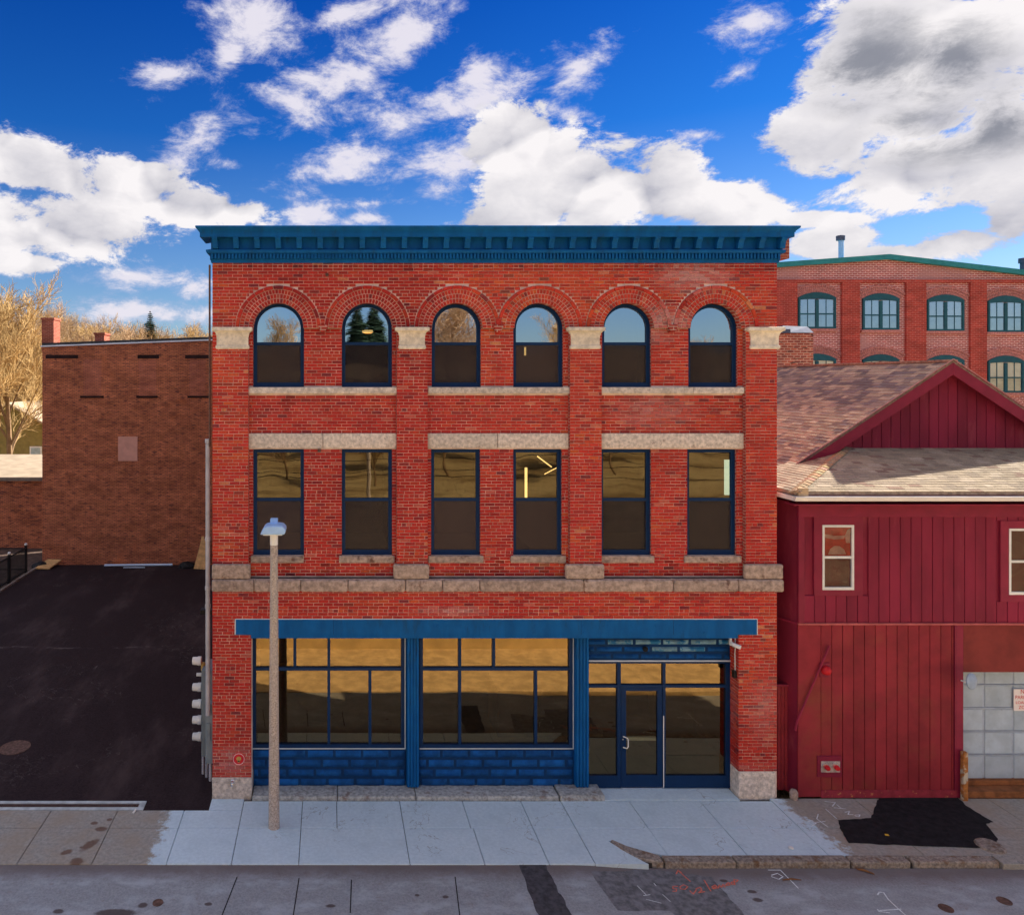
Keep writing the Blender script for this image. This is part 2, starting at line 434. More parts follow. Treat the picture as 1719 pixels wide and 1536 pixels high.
M['gold'] = pm('gold_paint', (0.55, 0.36, 0.10), 0.5, 0.2, 30)
M['sign_red'] = pm('sign_red', (0.60, 0.02, 0.03), 0.5, 0.1, 10)
M['red_plank'] = pm('crimson_board', (0.225, 0.015, 0.042), 0.65, 0.18, 1.6, 0.15, 30, src='World', stretch=(1, 1, 0.3), col2=(0.27, 0.035, 0.06), c2scale=2.4, c2lo=0.56, c2hi=0.72)
M['red_plank_low'] = pm('crimson_board_weathered', (0.25, 0.022, 0.034), 0.65, 0.2, 1.4, 0.1, 30, src='World', col2=(0.24, 0.05, 0.034), c2scale=0.8, c2lo=0.5, c2hi=0.75, rv=0.12)
M['red_trim'] = pm('crimson_trim', (0.235, 0.016, 0.045), 0.5, 0.1, 3, src='World')
M['red_brown'] = pm('faded_red_panel', (0.23, 0.036, 0.032), 0.7, 0.2, 1.6, 0.1, 20, src='World', col2=(0.20, 0.02, 0.03), c2scale=1.3, c2lo=0.56, c2hi=0.7)
M['red_base'] = pm('flaking_red_board', (0.28, 0.03, 0.05), 0.7, 0.2, 6, 0.2, 30, src='World', col2=(0.52, 0.22, 0.09), c2scale=7, c2lo=0.6, c2hi=0.66)
M['shingle_attr'] = tintmat('roof_shingle', 'attr', 0.95, 0.25, 40, 0.4, 120)
M['shingle_obj'] = tintmat('roof_shingle_single', 'obj', 0.95, 0.25, 40, 0.4, 120)
M['shingle_far'] = pm('shingle_roof', (0.30, 0.22, 0.17), 0.95, 0.3, 8, 0.3, 40)
M['drip'] = pm('faded_drip_edge', (0.42, 0.20, 0.19), 0.6, 0.2, 3)
M['gutter'] = pm('white_gutter', (0.80, 0.76, 0.74), 0.4, 0.05, 3)
M['door_panel'] = pm('pale_blue_door', (0.42, 0.50, 0.58), 0.6, 0.12, 3, 0.1, 20, src='World', col2=(0.26, 0.30, 0.36), c2scale=9, c2lo=0.66, c2hi=0.74)
M['door_rail'] = pm('pale_blue_rail', (0.38, 0.44, 0.53), 0.6, 0.12, 5, src='World')
M['rust'] = pm('rusty_steel', (0.36, 0.14, 0.04), 0.85, 0.4, 8, 0.4, 40, col2=(0.5, 0.45, 0.36), c2scale=5, c2lo=0.52, c2hi=0.6)
M['rust_brown'] = pm('brown_threshold', (0.26, 0.10, 0.04), 0.85, 0.3, 5, 0.2, 30)
M['mill'] = brickmat('mill_brick', (0.52, 0.12, 0.10), (0.36, 0.08, 0.075), (0.75, 0.50, 0.48), 0.022, bw=0.32, rh=0.11, patch=(0.52, 0.27, 0.26), pscale=0.35, plo=0.5, phi=0.65, dirt=0.15)
M['mill_pier'] = brickmat('mill_pier_brick', (0.48, 0.065, 0.045), (0.34, 0.045, 0.036), (0.52, 0.18, 0.15), 0.013, bw=0.32, rh=0.11, dirt=0.25)
M['mill_arch'] = pm('mill_arch_brick', (0.52, 0.22, 0.20), 0.9, 0.3, 14)
M['teal'] = pm('teal_paint', (0.018, 0.10, 0.135), 0.5, 0.12, 4)
M['mill_glass_up'] = glassmat('mill_window_glass_upper', 0.5, tint=(0.85, 0.9, 0.9), wave=0.004)
M['mill_glass'] = glassmat('mill_window_glass', 0.2, tint=(0.85, 0.9, 0.9), wave=0.004)
M['blind'] = pm('pale_blind', (0.88, 0.93, 0.95), 0.8, 0.05, 3)
M['blind_low'] = pm('grey_green_room', (0.40, 0.50, 0.55), 0.8, 0.15, 3)
M['warehouse'] = brickmat('warehouse_brick', (0.64, 0.215, 0.095), (0.46, 0.14, 0.07), (0.19, 0.085, 0.06), 0.011, patch=(0.72, 0.19, 0.065), pscale=0.42, plo=0.6, phi=0.78, dirt=0.32, dark=(0.13, 0.05, 0.045))
M['warehouse_dark'] = pm('dark_lintel', (0.03, 0.014, 0.014), 0.9, 0.3, 3)
M['chimney'] = brickmat('chimney_brick', (0.38, 0.09, 0.05), (0.24, 0.05, 0.035), (0.46, 0.22, 0.16), 0.010)
M['chimney_old'] = brickmat('old_chimney_brick', (0.46, 0.12, 0.07), (0.24, 0.06, 0.05), (0.55, 0.36, 0.27), 0.014, dark=(0.05, 0.03, 0.03), bw=0.22, rh=0.085)
M['panel_tan'] = pm('tan_infill', (0.62, 0.32, 0.25), 0.9, 0.1, 2)
M['coping'] = pm('pale_coping', (0.62, 0.66, 0.74), 0.5, 0.1, 2)
M['wood'] = pm('raw_timber', (0.62, 0.36, 0.15), 0.8, 0.2, 6)
M['cap_metal'] = pm('dark_cap_metal', (0.09, 0.11, 0.17), 0.4, 0.2, 4, metal=0.5)
M['tree_bark'] = pm('bare_bark', (0.23, 0.15, 0.085), 0.9, 0.3, 1.2, src='World')
M['twig_gold'] = pm('golden_twig', (0.50, 0.34, 0.15), 0.9, 0.3, 0.25, src='World')
M['twig_brown'] = pm('russet_twig', (0.44, 0.30, 0.18), 0.9, 0.3, 0.12, src='World')
M['fir'] = pm('fir_needles', (0.035, 0.07, 0.04), 0.9, 0.35, 1.0)
M['roof_snow'] = pm('pale_roof', (0.42, 0.34, 0.25), 0.8, 0.15, 1.5)
M['olive_wall'] = pm('olive_clapboard', (0.27, 0.22, 0.08), 0.8, 0.15, 2)
M['white_wall'] = pm('white_clapboard', (0.7, 0.66, 0.6), 0.8, 0.1, 2)
M['patch'] = pm('fresh_asphalt', (0.016, 0.015, 0.019), 0.9, 0.45, 7, 0.6, 90, src='World', detail=9)
M['kerb'] = pm('kerb_granite', (0.27, 0.23, 0.20), 0.9, 0.4, 18, 0.5, 40, src='World', col2=(0.17, 0.10, 0.06), c2scale=5, c2lo=0.5, c2hi=0.68, detail=8)
M['dark_gap'] = pm('dark_bed', (0.05, 0.045, 0.045), 0.95, 0.2, 8)
M['spray_white'] = pm('white_spray', (0.72, 0.78, 0.82), 0.8, 0.25, 40)
M['spray_orange'] = pm('orange_spray', (0.74, 0.20, 0.14), 0.8, 0.25, 40)
M['iron'] = pm('rusty_iron', (0.13, 0.075, 0.06), 0.8, 0.35, 14, 0.3, 60)
M['hillside_wall'] = pm('sunlit_concrete', (0.82, 0.64, 0.34), 0.9, 0.15, 1.5, 0.1, 20)
M['stick'] = pm('dead_stick', (0.20, 0.09, 0.04), 0.9, 0.2, 10)
M['litter_yellow'] = pm('yellow_scrap', (0.7, 0.45, 0.05), 0.7, 0.1)

def concrete_mat():
    m, t, b = newmat('sidewalk_concrete')
    g = t.nodes.new('ShaderNodeNewGeometry').outputs['Position']
    sep = t.nodes.new('ShaderNodeSeparateXYZ'); t.links.new(g, sep.inputs[0]); X = E(t, sep.outputs[0]); Y = E(t, sep.outputs[1])
    fine = noise_n(t, g, 14, 8, 0.65); big = noise_n(t, g, 1.6, 5, 0.6); rag = noise_n(t, g, 5, 7, 0.7)
    old = mixc(t, fine.smooth(0.3, 0.7), (0.27, 0.26, 0.245), (0.40, 0.38, 0.345))
    old = mixc(t, big.smooth(0.35, 0.7) * 0.6, old, (0.34, 0.27, 0.20))
    new = mixc(t, fine.smooth(0.3, 0.7), (0.52, 0.65, 0.74), (0.62, 0.75, 0.84))  # new concrete, with the blue cast of the sky put into its colour
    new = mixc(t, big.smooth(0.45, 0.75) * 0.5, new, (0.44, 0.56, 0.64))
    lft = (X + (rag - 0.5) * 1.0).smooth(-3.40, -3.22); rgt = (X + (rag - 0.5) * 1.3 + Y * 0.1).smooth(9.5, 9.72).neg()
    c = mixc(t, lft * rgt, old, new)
    bl = []
    for (px, py, rx, ry, rot) in ((128, 1446, .15, .15, 0), (150, 1418, .13, .24, -35), (170, 1391, .15, .1, 0), (184, 1375, .07, .06, 0), (158, 1381, .09, .07, 0), (137, 1422, .05, .04, 0), (112, 1430, .14, .09, 30)):
        x_, y_ = GP(px, py); bl.append((x_, y_, rx, ry, R(rot)))
    st = (blob_field(t, g, bl, 0.1).neg() + (rag - 0.5) * 1.0).smooth(0.0, 0.45)
    # only the plan position matters for the stains
    c = mixc(t, st * 0.75, c, (0.12, 0.05, 0.028))
    crk = (noise_n(t, g, 1.1, 4, 0.6, 0.4) - 0.5)._m('ABSOLUTE').smooth(0.0, 0.006).neg()
    c = mixc(t, crk * noise_n(t, g, 0.7, 2, 0.5).smooth(0.52, 0.6) * 0.55, c, (0.14, 0.14, 0.15))
    spk = noise_n(t, g, 34, 2, 0.5).smooth(0.74, 0.8)
    c = mixc(t, spk * 0.5, c, (0.12, 0.12, 0.13))
    t.links.new(c, b.inputs['Base Color']); b.inputs['Roughness'].default_value = 0.9; b.inputs['Specular IOR Level'].default_value = 0.25
    bn = t.nodes.new('ShaderNodeBump'); bn.inputs['Strength'].default_value = 0.25; bn.inputs['Distance'].default_value = 0.01
    t.links.new(noise_n(t, g, 70, 6, 0.65).s, bn.inputs['Height']); t.links.new(bn.outputs[0], b.inputs['Normal'])
    return m
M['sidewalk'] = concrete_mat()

def road_mat():
    m, t, b = newmat('street_asphalt')
    g = t.nodes.new('ShaderNodeNewGeometry').outputs['Position']
    sep = t.nodes.new('ShaderNodeSeparateXYZ'); t.links.new(g, sep.inputs[0]); X = E(t, sep.outputs[0]); Y = E(t, sep.outputs[1])
    fine = noise_n(t, g, 28, 8, 0.7); big = noise_n(t, vmath(t, 'MULTIPLY', g, (1, 1.8, 1)), 1.4, 7, 0.65); mid = noise_n(t, g, 6, 7, 0.7)
    c = mixc(t, fine.smooth(0.3, 0.7), (0.23, 0.245, 0.27), (0.35, 0.37, 0.40))
    c = mixc(t, big.smooth(0.45, 0.7) * 0.6, c, (0.46, 0.51, 0.58))
    c = mixc(t, mid.smooth(0.58, 0.72) * 0.45, c, (0.22, 0.165, 0.16))
    gut = (Y + (mid - 0.5) * 0.25).smooth(-2.75, -2.25)
    c = mixc(t, gut * 0.8, c, (0.15, 0.115, 0.11))
    bl = []
    for (px, py, rx, ry) in ((195, 1530, .42, .12), (240, 1517, .1, .08), (98, 1527, .12, .07), (267, 1512, .1, .06), (350, 1515, .08, .05), (700, 1500, .05, .04), (748, 1503, .07, .05), (1160, 1470, .06, .05), (1215, 1468, .09, .05), (1262, 1486, .1, .06), (1272, 1500, .1, .06), (1140, 1498, .06, .04), (555, 1518, .1, .05)):
        x_, y_ = GP(px, py); bl.append((x_, y_, rx, ry, 0))
    st = (blob_field(t, g, bl, 0.1).neg() + (mid - 0.5) * 0.9).smooth(0.0, 0.4)
    c = mixc(t, st * 0.8, c, (0.055, 0.028, 0.022))
    t.links.new(c, b.inputs['Base Color']); b.inputs['Roughness'].default_value = 0.85; b.inputs['Specular IOR Level'].default_value = 0.3
    bn = t.nodes.new('ShaderNodeBump'); bn.inputs['Strength'].default_value = 0.5; bn.inputs['Distance'].default_value = 0.01
    t.links.new(noise_n(t, g, 90, 6, 0.7).s, bn.inputs['Height']); t.links.new(bn.outputs[0], b.inputs['Normal'])
    return m
M['road'] = road_mat()
M['road_dark'] = pm('road_trench_asphalt', (0.07, 0.068, 0.08), 0.9, 0.35, 9, 0.5, 90, src='World', detail=9)
M['road_mid'] = pm('road_patch_asphalt', (0.165, 0.168, 0.185), 0.9, 0.35, 9, 0.5, 90, src='World', detail=9)

def lot_mat():
    m, t, b = newmat('parking_lot_asphalt')
    g = t.nodes.new('ShaderNodeNewGeometry').outputs['Position']
    fine = noise_n(t, g, 22, 8, 0.7); big = noise_n(t, vmath(t, 'MULTIPLY', g, (1, 0.35, 1)), 0.8, 7, 0.65)
    c = mixc(t, fine.smooth(0.3, 0.75), (0.022, 0.014, 0.016), (0.042, 0.027, 0.030))
    c = mixc(t, big.smooth(0.5, 0.75) * 0.5, c, (0.062, 0.042, 0.045))
    sc = noise_n(t, vmath(t, 'MULTIPLY', g, (9, 1.2, 1)), 1.0, 3, 0.6, 1.5).smooth(0.72, 0.76)
    c = mixc(t, sc * 0.5, c, (0.16, 0.13, 0.13))
    sep = t.nodes.new('ShaderNodeSeparateXYZ'); t.links.new(g, sep.inputs[0]); Yc = E(t, sep.outputs[1])
    wob = noise_n(t, g, 0.6, 4, 0.6)
    seam = ((Yc + (wob - 0.5) * 0.9 - 9.0)._m('ABSOLUTE')).smooth(0.0, 0.12).neg()
    c = mixc(t, seam * noise_n(t, g, 1.5, 5, 0.7).smooth(0.45, 0.6) * 0.6, c, (0.15, 0.12, 0.12))
    dust = noise_n(t, vmath(t, 'MULTIPLY', g, (0.5, 0.16, 1)), 1.0, 6, 0.7).smooth(0.48, 0.72)
    c = mixc(t, dust * 0.6, c, (0.095, 0.066, 0.066))
    ckl = (noise_n(t, g, 0.45, 5, 0.65, 0.5) - 0.5)._m('ABSOLUTE').smooth(0.0, 0.004).neg()
    c = mixc(t, ckl * noise_n(t, g, 0.3, 2, 0.5).smooth(0.5, 0.58) * 0.6, c, (0.13, 0.105, 0.10))
    peb = noise_n(t, g, 16, 2, 0.5).smooth(0.76, 0.8)
    c = mixc(t, peb * 0.5, c, (0.2, 0.17, 0.16))
    t.links.new(c, b.inputs['Base Color']); b.inputs['Roughness'].default_value = 0.9; b.inputs['Specular IOR Level'].default_value = 0.1
    bn = t.nodes.new('ShaderNodeBump'); bn.inputs['Strength'].default_value = 0.5; bn.inputs['Distance'].default_value = 0.01
    t.links.new(noise_n(t, g, 80, 6, 0.7).s, bn.inputs['Height']); t.links.new(bn.outputs[0], b.inputs['Normal'])
    return m
M['lot'] = lot_mat()

def ground_mat():
    m, t, b = newmat('dry_ground')
    g = t.nodes.new('ShaderNodeNewGeometry').outputs['Position']
    c = mixc(t, noise_n(t, g, 0.25, 8, 0.65).smooth(0.35, 0.65), (0.36, 0.26, 0.13), (0.48, 0.37, 0.20))
    c = mixc(t, noise_n(t, g, 1.7, 6, 0.7).smooth(0.52, 0.7) * 0.6, c, (0.22, 0.14, 0.07))
    c = mixc(t, noise_n(t, vmath(t, 'MULTIPLY', g, (0.12, 0.5, 0.5)), 1.0, 5, 0.6, 0.6).smooth(0.5, 0.62) * 0.7, c, (0.17, 0.11, 0.05))
    t.links.new(c, b.inputs['Base Color']); b.inputs['Roughness'].default_value = 0.95; b.inputs['Specular IOR Level'].default_value = 0.1
    bn = t.nodes.new('ShaderNodeBump'); bn.inputs['Strength'].default_value = 0.7; bn.inputs['Distance'].default_value = 0.2
    t.links.new(noise_n(t, g, 3, 8, 0.7).s, bn.inputs['Height']); t.links.new(bn.outputs[0], b.inputs['Normal'])
    return m
M['ground'] = ground_mat()

# ------------------------------------------------------------------ the setting
def sstep(a, b, x):
    t = max(0.0, min(1.0, (x-a)/(b-a))); return t*t*(3-2*t)
def terrain(x, y):
    z = -0.25
    if y < -8.4:
        L = -y
        z = 1.3 + 1.2*sstep(8.4, 17, L) + 8.5*sstep(17, 75, L) + 8*sstep(75, 260, L) + 0.5*math.sin(x*0.09)*sstep(12, 40, L)
    z += 7.0*sstep(60, 190, y) + 20*sstep(180, 700, y)
    z += 4.0*sstep(25, 110, -x)*sstep(20, 60, y)
    return z
def build_ground():
    def axis(lo, hi):
        vals = [0.0]; s = 1.2
        while vals[-1] < hi: vals.append(vals[-1] + s); s *= 1.12
        neg = [0.0]; s = 1.2
        while neg[-1] > lo: neg.append(neg[-1] - s); s *= 1.12
        return sorted(set(neg + vals))
    xs = axis(-1500, 1500); ys = sorted(axis(-1500, 1500) + [-8.41, -8.39])
    vs = [(x, y, terrain(x, y)) for y in ys for x in xs]; n = len(xs)
    fs = [(j*n+i, j*n+i+1, (j+1)*n+i+1, (j+1)*n+i) for j in range(len(ys)-1) for i in range(n-1)]
    me = bpy.data.meshes.new('ground'); me.from_pydata(vs, [], fs); me.materials.append(M['ground'])
    me.polygons.foreach_set('use_smooth', [True]*len(fs))
    o = bpy.data.objects.new('ground', me); COL.objects.link(o); o['kind'] = 'structure'
build_ground()

def road_z(x): return -0.02 - 0.085*sstep(4.4, 6.2, x)
def build_road():
    m = MB(); xs = [-90, -40, -20, -10, -5] + [i*0.3 for i in range(0, 30)] + [12, 20, 40, 90]
    ys = [-8.1, -6, -2.16]
    for a, b in zip(xs[:-1], xs[1:]):
        for y0, y1 in zip(ys[:-1], ys[1:]):
            m.quad((a, y0, road_z(a)), (b, y0, road_z(b)), (b, y1, road_z(b)), (a, y1, road_z(a)))
    return m.build('road', M['road'], kind='structure')
road = build_road()
MB().box(-70, 70, -8.1, -4.7, -0.3, 0.012).build('gravel_shoulder', pm('tan_gravel', (0.74, 0.57, 0.33), 0.95, 0.25, 2.5, 0.4, 30, src='World', col2=(0.55, 0.41, 0.23), c2scale=2.0, c2lo=0.5, c2hi=0.7), kind='structure')
retain = MB().box(-60, 70, -8.6, -8.1, -0.3, 1.5)
tag(retain.build('retaining_wall', M['hillside_wall'], bevel=0.03), 'low tan concrete retaining wall mirrored in the shop windows', 'wall')

def strip(m, pts_px, width, z=0.006):
    """ribbon on the ground through photograph points"""
    pts = [Vector((*GP(*p), 0)) for p in pts_px]
    for k in range(len(pts)-1):
        a, b = pts[k], pts[k+1]; d = (b-a)
        if d.length < 1e-6: continue
        d.normalize(); n = Vector((-d.y, d.x, 0))*width/2; a2 = a - d*width*0.3; b2 = b + d*width*0.3
        za = (road_z(a.x) if a.y < -2.16 else 0.0) + z + 0.0004*k; zb = (road_z(b.x) if b.y < -2.16 else 0.0) + z + 0.0004*k
        m.quad((a2.x-n.x, a2.y-n.y, za), (b2.x-n.x, b2.y-n.y, zb), (b2.x+n.x, b2.y+n.y, zb), (a2.x+n.x, a2.y+n.y, za))

def gpoly(name, px, mat, parent, z=0.004, jitter=0.02, on_road=True, sub=6):
    pts = []
    g = [GP(*p) for p in px]
    r = random.Random(len(px)*13 + int(px[0][0]))
    for k in range(len(g)):
        a, b = Vector(g[k]), Vector(g[(k+1) % len(g)])
        for s in range(sub):
            q = a.lerp(b, s/sub)
            pts.append((q.x + r.uniform(-jitter, jitter), q.y + r.uniform(-jitter, jitter)))
    bm = bmesh.new()
    vs = [bm.verts.new((x, y, (road_z(x) if on_road else 0.0) + z)) for x, y in pts]
    f = bm.faces.new(vs); bm.normal_update()
    if f.normal.z < 0: f.normal_flip()
    bmesh.ops.triangulate(bm, faces=[f]); me = bpy.data.meshes.new(name); bm.to_mesh(me); bm.free(); me.materials.append(mat)
    o = bpy.data.objects.new(name, me); COL.objects.link(o); put(o, parent); return o

gpoly('trench_patch', [(870, 1446), (914, 1446), (930, 1480), (948, 1512), (972, 1556), (914, 1556), (890, 1500)], M['road_dark'], road)
gpoly('asphalt_patch', [(992, 1460), (1035, 1524), (1126, 1520), (1160, 1556), (1280, 1556), (1245, 1520), (1195, 1462), (1100, 1450)], M['road_mid'], road, z=0.003)
m = MB()
for a in ([(398, 1470), (372, 1536)], [(502, 1472), (492, 1536)], [(590, 1475), (588, 1530)], [(764, 1470), (772, 1536)]): strip(m, a, 0.018, 0.005)
m.build('pavement_crack', M['patch'], road)

# sidewalk: one slab each
sidewalk = MB().box(-70, 70, -2.1, -0.02, -0.2, -0.045).build('sidewalk', M['dark_gap'], kind='structure')
KERB_Y = -1.95
def slab(x0, x1, y0, y1, top=0.0):
    g = 0.006; j = rnd.uniform(-0.003, 0.003)
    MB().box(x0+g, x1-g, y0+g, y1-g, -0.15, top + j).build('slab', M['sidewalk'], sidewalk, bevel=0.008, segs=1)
bx = [-9.9, -8.5, -7.15, -5.76, -4.38, -3.0, -1.80, -0.556, 0.165, 1.5, 2.83, 4.07, 4.92, 6.37, 7.87, 9.40]
fx = [-9.9, -8.5, -7.15, -5.76, -4.38, -3.0, -1.80, -0.556, 1.5, 2.88, 4.07, 4.92]
for a, b in zip(bx[:-1], bx[1:]):
    slab(a, b, -1.08, -0.46 if a < -2.9 else (-0.115 if a > -1.9 else -0.02))
slab(-2.5, -1.80, -0.46, -0.03)
slab(12.45, 14.05, -2.2, KERB_Y)
for a, b in zip(fx[:-1], fx[1:]): slab(a, b, -2.2, -1.08)
# slab beside the kerb return is cut to the curve
m = MB()
poly = [(4.926, -1.086), (6.364, -1.086), (6.364, KERB_Y), (6.05, -1.86), (5.72, -1.68), (5.50, -1.47), (5.42, -1.52), (5.62, -1.85), (5.9, -2.2), (4.926, -2.2)]
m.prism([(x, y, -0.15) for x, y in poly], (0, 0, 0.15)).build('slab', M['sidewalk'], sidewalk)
for a, b in ((6.37, 7.87), (7.87, 9.40)): slab(a, b, KERB_Y, -1.08)
for a, b in ((9.40, 11.2), (11.2, 14.05), (14.05, 16.5), (16.5, 19)):
    slab(a, b, -1.08, -0.02)
    slab(a, b, KERB_Y if b < 12 else -2.2, -1.08) if b < 12 or a > 14 else slab(a, b, KERB_Y, -1.08)
# doorstep strip between the ledge and the entrance
MB().box(PX(985, .3), PX(1238, 0), -0.10, 0.50, -0.1, 0.012).build('entrance_slab', M['sidewalk'], sidewalk, bevel=0.006, segs=1)
gpoly('asphalt_patch', [(1475, 1340), (1607, 1338), (1622, 1352), (1667, 1380), (1655, 1384), (1676, 1408), (1672, 1420), (1640, 1424), (1500, 1418), (1424, 1415), (1410, 1390), (1408, 1377), (1462, 1373), (1470, 1352)], M['patch'], sidewalk, z=0.008, jitter=0.015, on_road=False)

# kerb stones
kerb = thing('kerb', 'weathered granite kerb stones edging the right half of the sidewalk', 'kerb', (8, -2.05, -0.13))
def kstone(pts, top=0.008):
    m = MB(); m.prism([(x, y, -0.22) for x, y in pts], (0, 0, 0.22 + top)); o = m.build('kerb_stone', M['kerb'], kerb, bevel=0.025, segs=2); return o
outer = [(5.44, -1.52), (5.56, -1.78), (5.78, -2.03), (6.2, -2.16)]; inner = [(5.50, -1.45), (5.72, -1.66), (6.05, -1.84), (6.22, -1.945)]
kstone(outer + inner[::-1])
for a, b in ((6.235, 7.54), (7.555, 9.66), (9.69, 10.77), (10.83, 12.42)):
    kstone([(a, -2.16 + rnd.uniform(-.015, .015)), (b, -2.16 + rnd.uniform(-.015, .015)), (b, -1.945), (a, -1.945)], 0.008 + rnd.uniform(-0.006, 0.012))
x_, y_ = GP(1662, 1420)
MB().lathe([(0.24, -0.13), (0.245, 0.0), (0.22, 0.03), (0.0, 0.035)], (x_, y_, 0), sides=20).build('kerb_end', M['kerb'], kerb, smooth=True)

# spray-painted survey marks
def mark(name, strokes, mat, parent, w):
    m = MB()
    for k, s in enumerate(strokes): strip(m, s, w, 0.010 + 0.0003*k)
    return m.build(name, mat, parent)
Z3 = lambda x, y: (860 + x*430/1719, 1310 + y*430/1719)
Z8 = lambda x, y: (1290 + x*429/1719, 1300 + y*236/946)
mark('spray_marking', [[Z3(*p) for p in s] for s in (
    [(1100, 590), (1112, 566), (1135, 580)], [(1114, 568), (1195, 640)],
    [(1110, 672), (1078, 672), (1078, 688), (1102, 690), (1100, 706), (1078, 706)], [(1125, 676), (1150, 662), (1178, 676), (1160, 692), (1130, 690), (1125, 676)],
    [(1192, 702), (1215, 724), (1236, 694)], [(1232, 688), (1262, 680), (1272, 698), (1250, 716), (1290, 708)], [(1288, 632), (1332, 704)],
    [(1342, 686), (1372, 674), (1362, 664), (1340, 676), (1350, 690), (1378, 684)], [(1382, 684), (1390, 664), (1404, 680), (1416, 660), (1428, 678)],
    [(1432, 662), (1452, 648), (1462, 662), (1436, 668)], [(1490, 640), (1468, 648), (1474, 660), (1496, 656)], [(1494, 664), (1488, 628), (1516, 632), (1500, 646)])], M['spray_orange'], road, 0.02)
mark('spray_marking', [[Z8(*p) for p in s] for s in (
    [(735, 770), (745, 752), (775, 756), (805, 800), (880, 870), (965, 944)], [(735, 868), (745, 882), (815, 890)], [(738, 876), (890, 866)], [(935, 938), (968, 944), (962, 920)])], M['spray_white'], road, 0.022)
mark('spray_marking', [[Z8(*p) for p in s] for s in (
    [(0, 606), (80, 606), (200, 726)], [(160, 684), (200, 726)], [(20, 640), (60, 628), (98, 650), (70, 668), (20, 650)])], M['spray_white'], road, 0.018)
mark('spray_marking', [[Z8(*p) for p in s] for s in (
    [(380, 182), (450, 190), (430, 215)], [(440, 225), (520, 232)], [(460, 205), (490, 230)], [(515, 255), (545, 250), (535, 270), (570, 272)], [(580, 275), (615, 272), (610, 286), (585, 282)],
    [(265, 320), (290, 310), (320, 330), (290, 350)], [(335, 268), (325, 300), (400, 355)], [(310, 325), (380, 318)], [(385, 235), (460, 300)])], M['spray_white'], sidewalk, 0.018)
mark('spray_marking', [[Z3(*p) for p in s] for s in (
    [(840, 680), (900, 740)], [(880, 745), (925, 735)], [(1010, 730), (1060, 775)], [(950, 655), (965, 672)], [(900, 770), (1000, 790)])], M['spray_white'], road, 0.012)

# parking lot
lot = MB(); lot.quad((-13.85, -0.46, -0.012), (-2.3, -0.46, -0.012), (-2.3, 20.3, -0.012), (-13.85, 20.3, -0.012))
lot = lot.build('parking_lot', M['lot'], kind='structure')
dirt = MB(); dirt.quad((-40, -0.46, -0.03), (-13.85, -0.46, -0.03), (-13.85, 26, -0.03), (-40, 26, -0.03)); dirt.build('dirt_yard', pm('yard_dirt', (0.12, 0.085, 0.07), 0.95, 0.4, 2.5, 0.5, 12, src='World'), kind='structure')
MB().box(-13.98, -13.86, -0.4, 20.2, -0.2, 0.06).build('lot_kerb', M['kerb'], kind='structure')

# ------------------------------------------------------------------ the brick building with the blue cornice
XL, XR = PX(357), PX(1304)
BAY = 0.12; DEPTH = 20.25
bld = thing('brick_building', 'three storey red brick building with blue cornice, arched top windows and blue shopfront', 'building', ((XL+XR)/2, 0, 0))
BC, BL_ = 0.0682, 0.2145; MORT = 0.0115
bricks = []                                    # (8 corner points, colour)
def hsh(x, z, s): return noise.noise(Vector((x*s, z*s, 3.3)))
def brick_col(x, z):
    r = rnd.random(); k = hsh(x, z, 0.55); big = hsh(x+40, z, 0.22)
    if r < 0.60: c = (0.48, 0.036, 0.028)
    elif r < 0.80: c = (0.38, 0.030, 0.027)
    elif r < 0.91: c = (0.52, 0.056, 0.032)
    elif r < 0.955: c = (0.28, 0.028, 0.030)
    elif r < 0.975: c = (0.21, 0.028, 0.036)
    else: c = (0.52, 0.11, 0.08)
    f = 1.0 + 0.22*k + 0.20*big + rnd.uniform(-0.08, 0.08)
    c = [max(0.01, q*f) for q in c]
    c[1] *= 1.0 + 0.55*max(0.0, big + .05) + (0.45 if k > 0.15 and rnd.random() < 0.5 else 0.0)
    # lime bloom: a patch high on the right, faint ones above the shop beam and at the pier feet
    d = math.hypot((x - PX(1165))/1.0, (z - PZ(465))/0.42); w = max(0.0, 1 - d)
    d = math.hypot((x - PX(1120))/0.9, (z - PZ(545))/0.5); w = max(w, 0.8*(1 - d))
    d = math.hypot((x - PX(390))/0.5, (z - PZ(1275))/0.4); w = max(w, 0.6*(1 - d))
    d = math.hypot((x - PX(760))/1.0, (z - PZ(1026))/0.14); w = max(w, 0.7*(1 - d))
    d = math.hypot((x - PX(1285))/0.5, (z - PZ(1190))/0.9); w = max(w, 0.35*(1 - d))
    d = math.hypot((x - PX(1130))/1.1, (z - PZ(690))/0.5); w = max(w, 0.45*(1 - d))
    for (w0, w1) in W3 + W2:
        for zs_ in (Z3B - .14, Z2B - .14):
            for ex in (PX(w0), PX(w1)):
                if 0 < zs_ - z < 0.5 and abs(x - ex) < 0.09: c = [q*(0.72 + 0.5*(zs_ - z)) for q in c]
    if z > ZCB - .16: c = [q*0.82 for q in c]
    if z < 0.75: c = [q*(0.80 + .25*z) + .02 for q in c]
    if w > 0:
        w = min(0.7, w*rnd.uniform(0.3, 1.2)); c = [c[i]*(1-w) + (0.55, 0.30, 0.29)[i]*w for i in range(3)]
    return tuple(c)
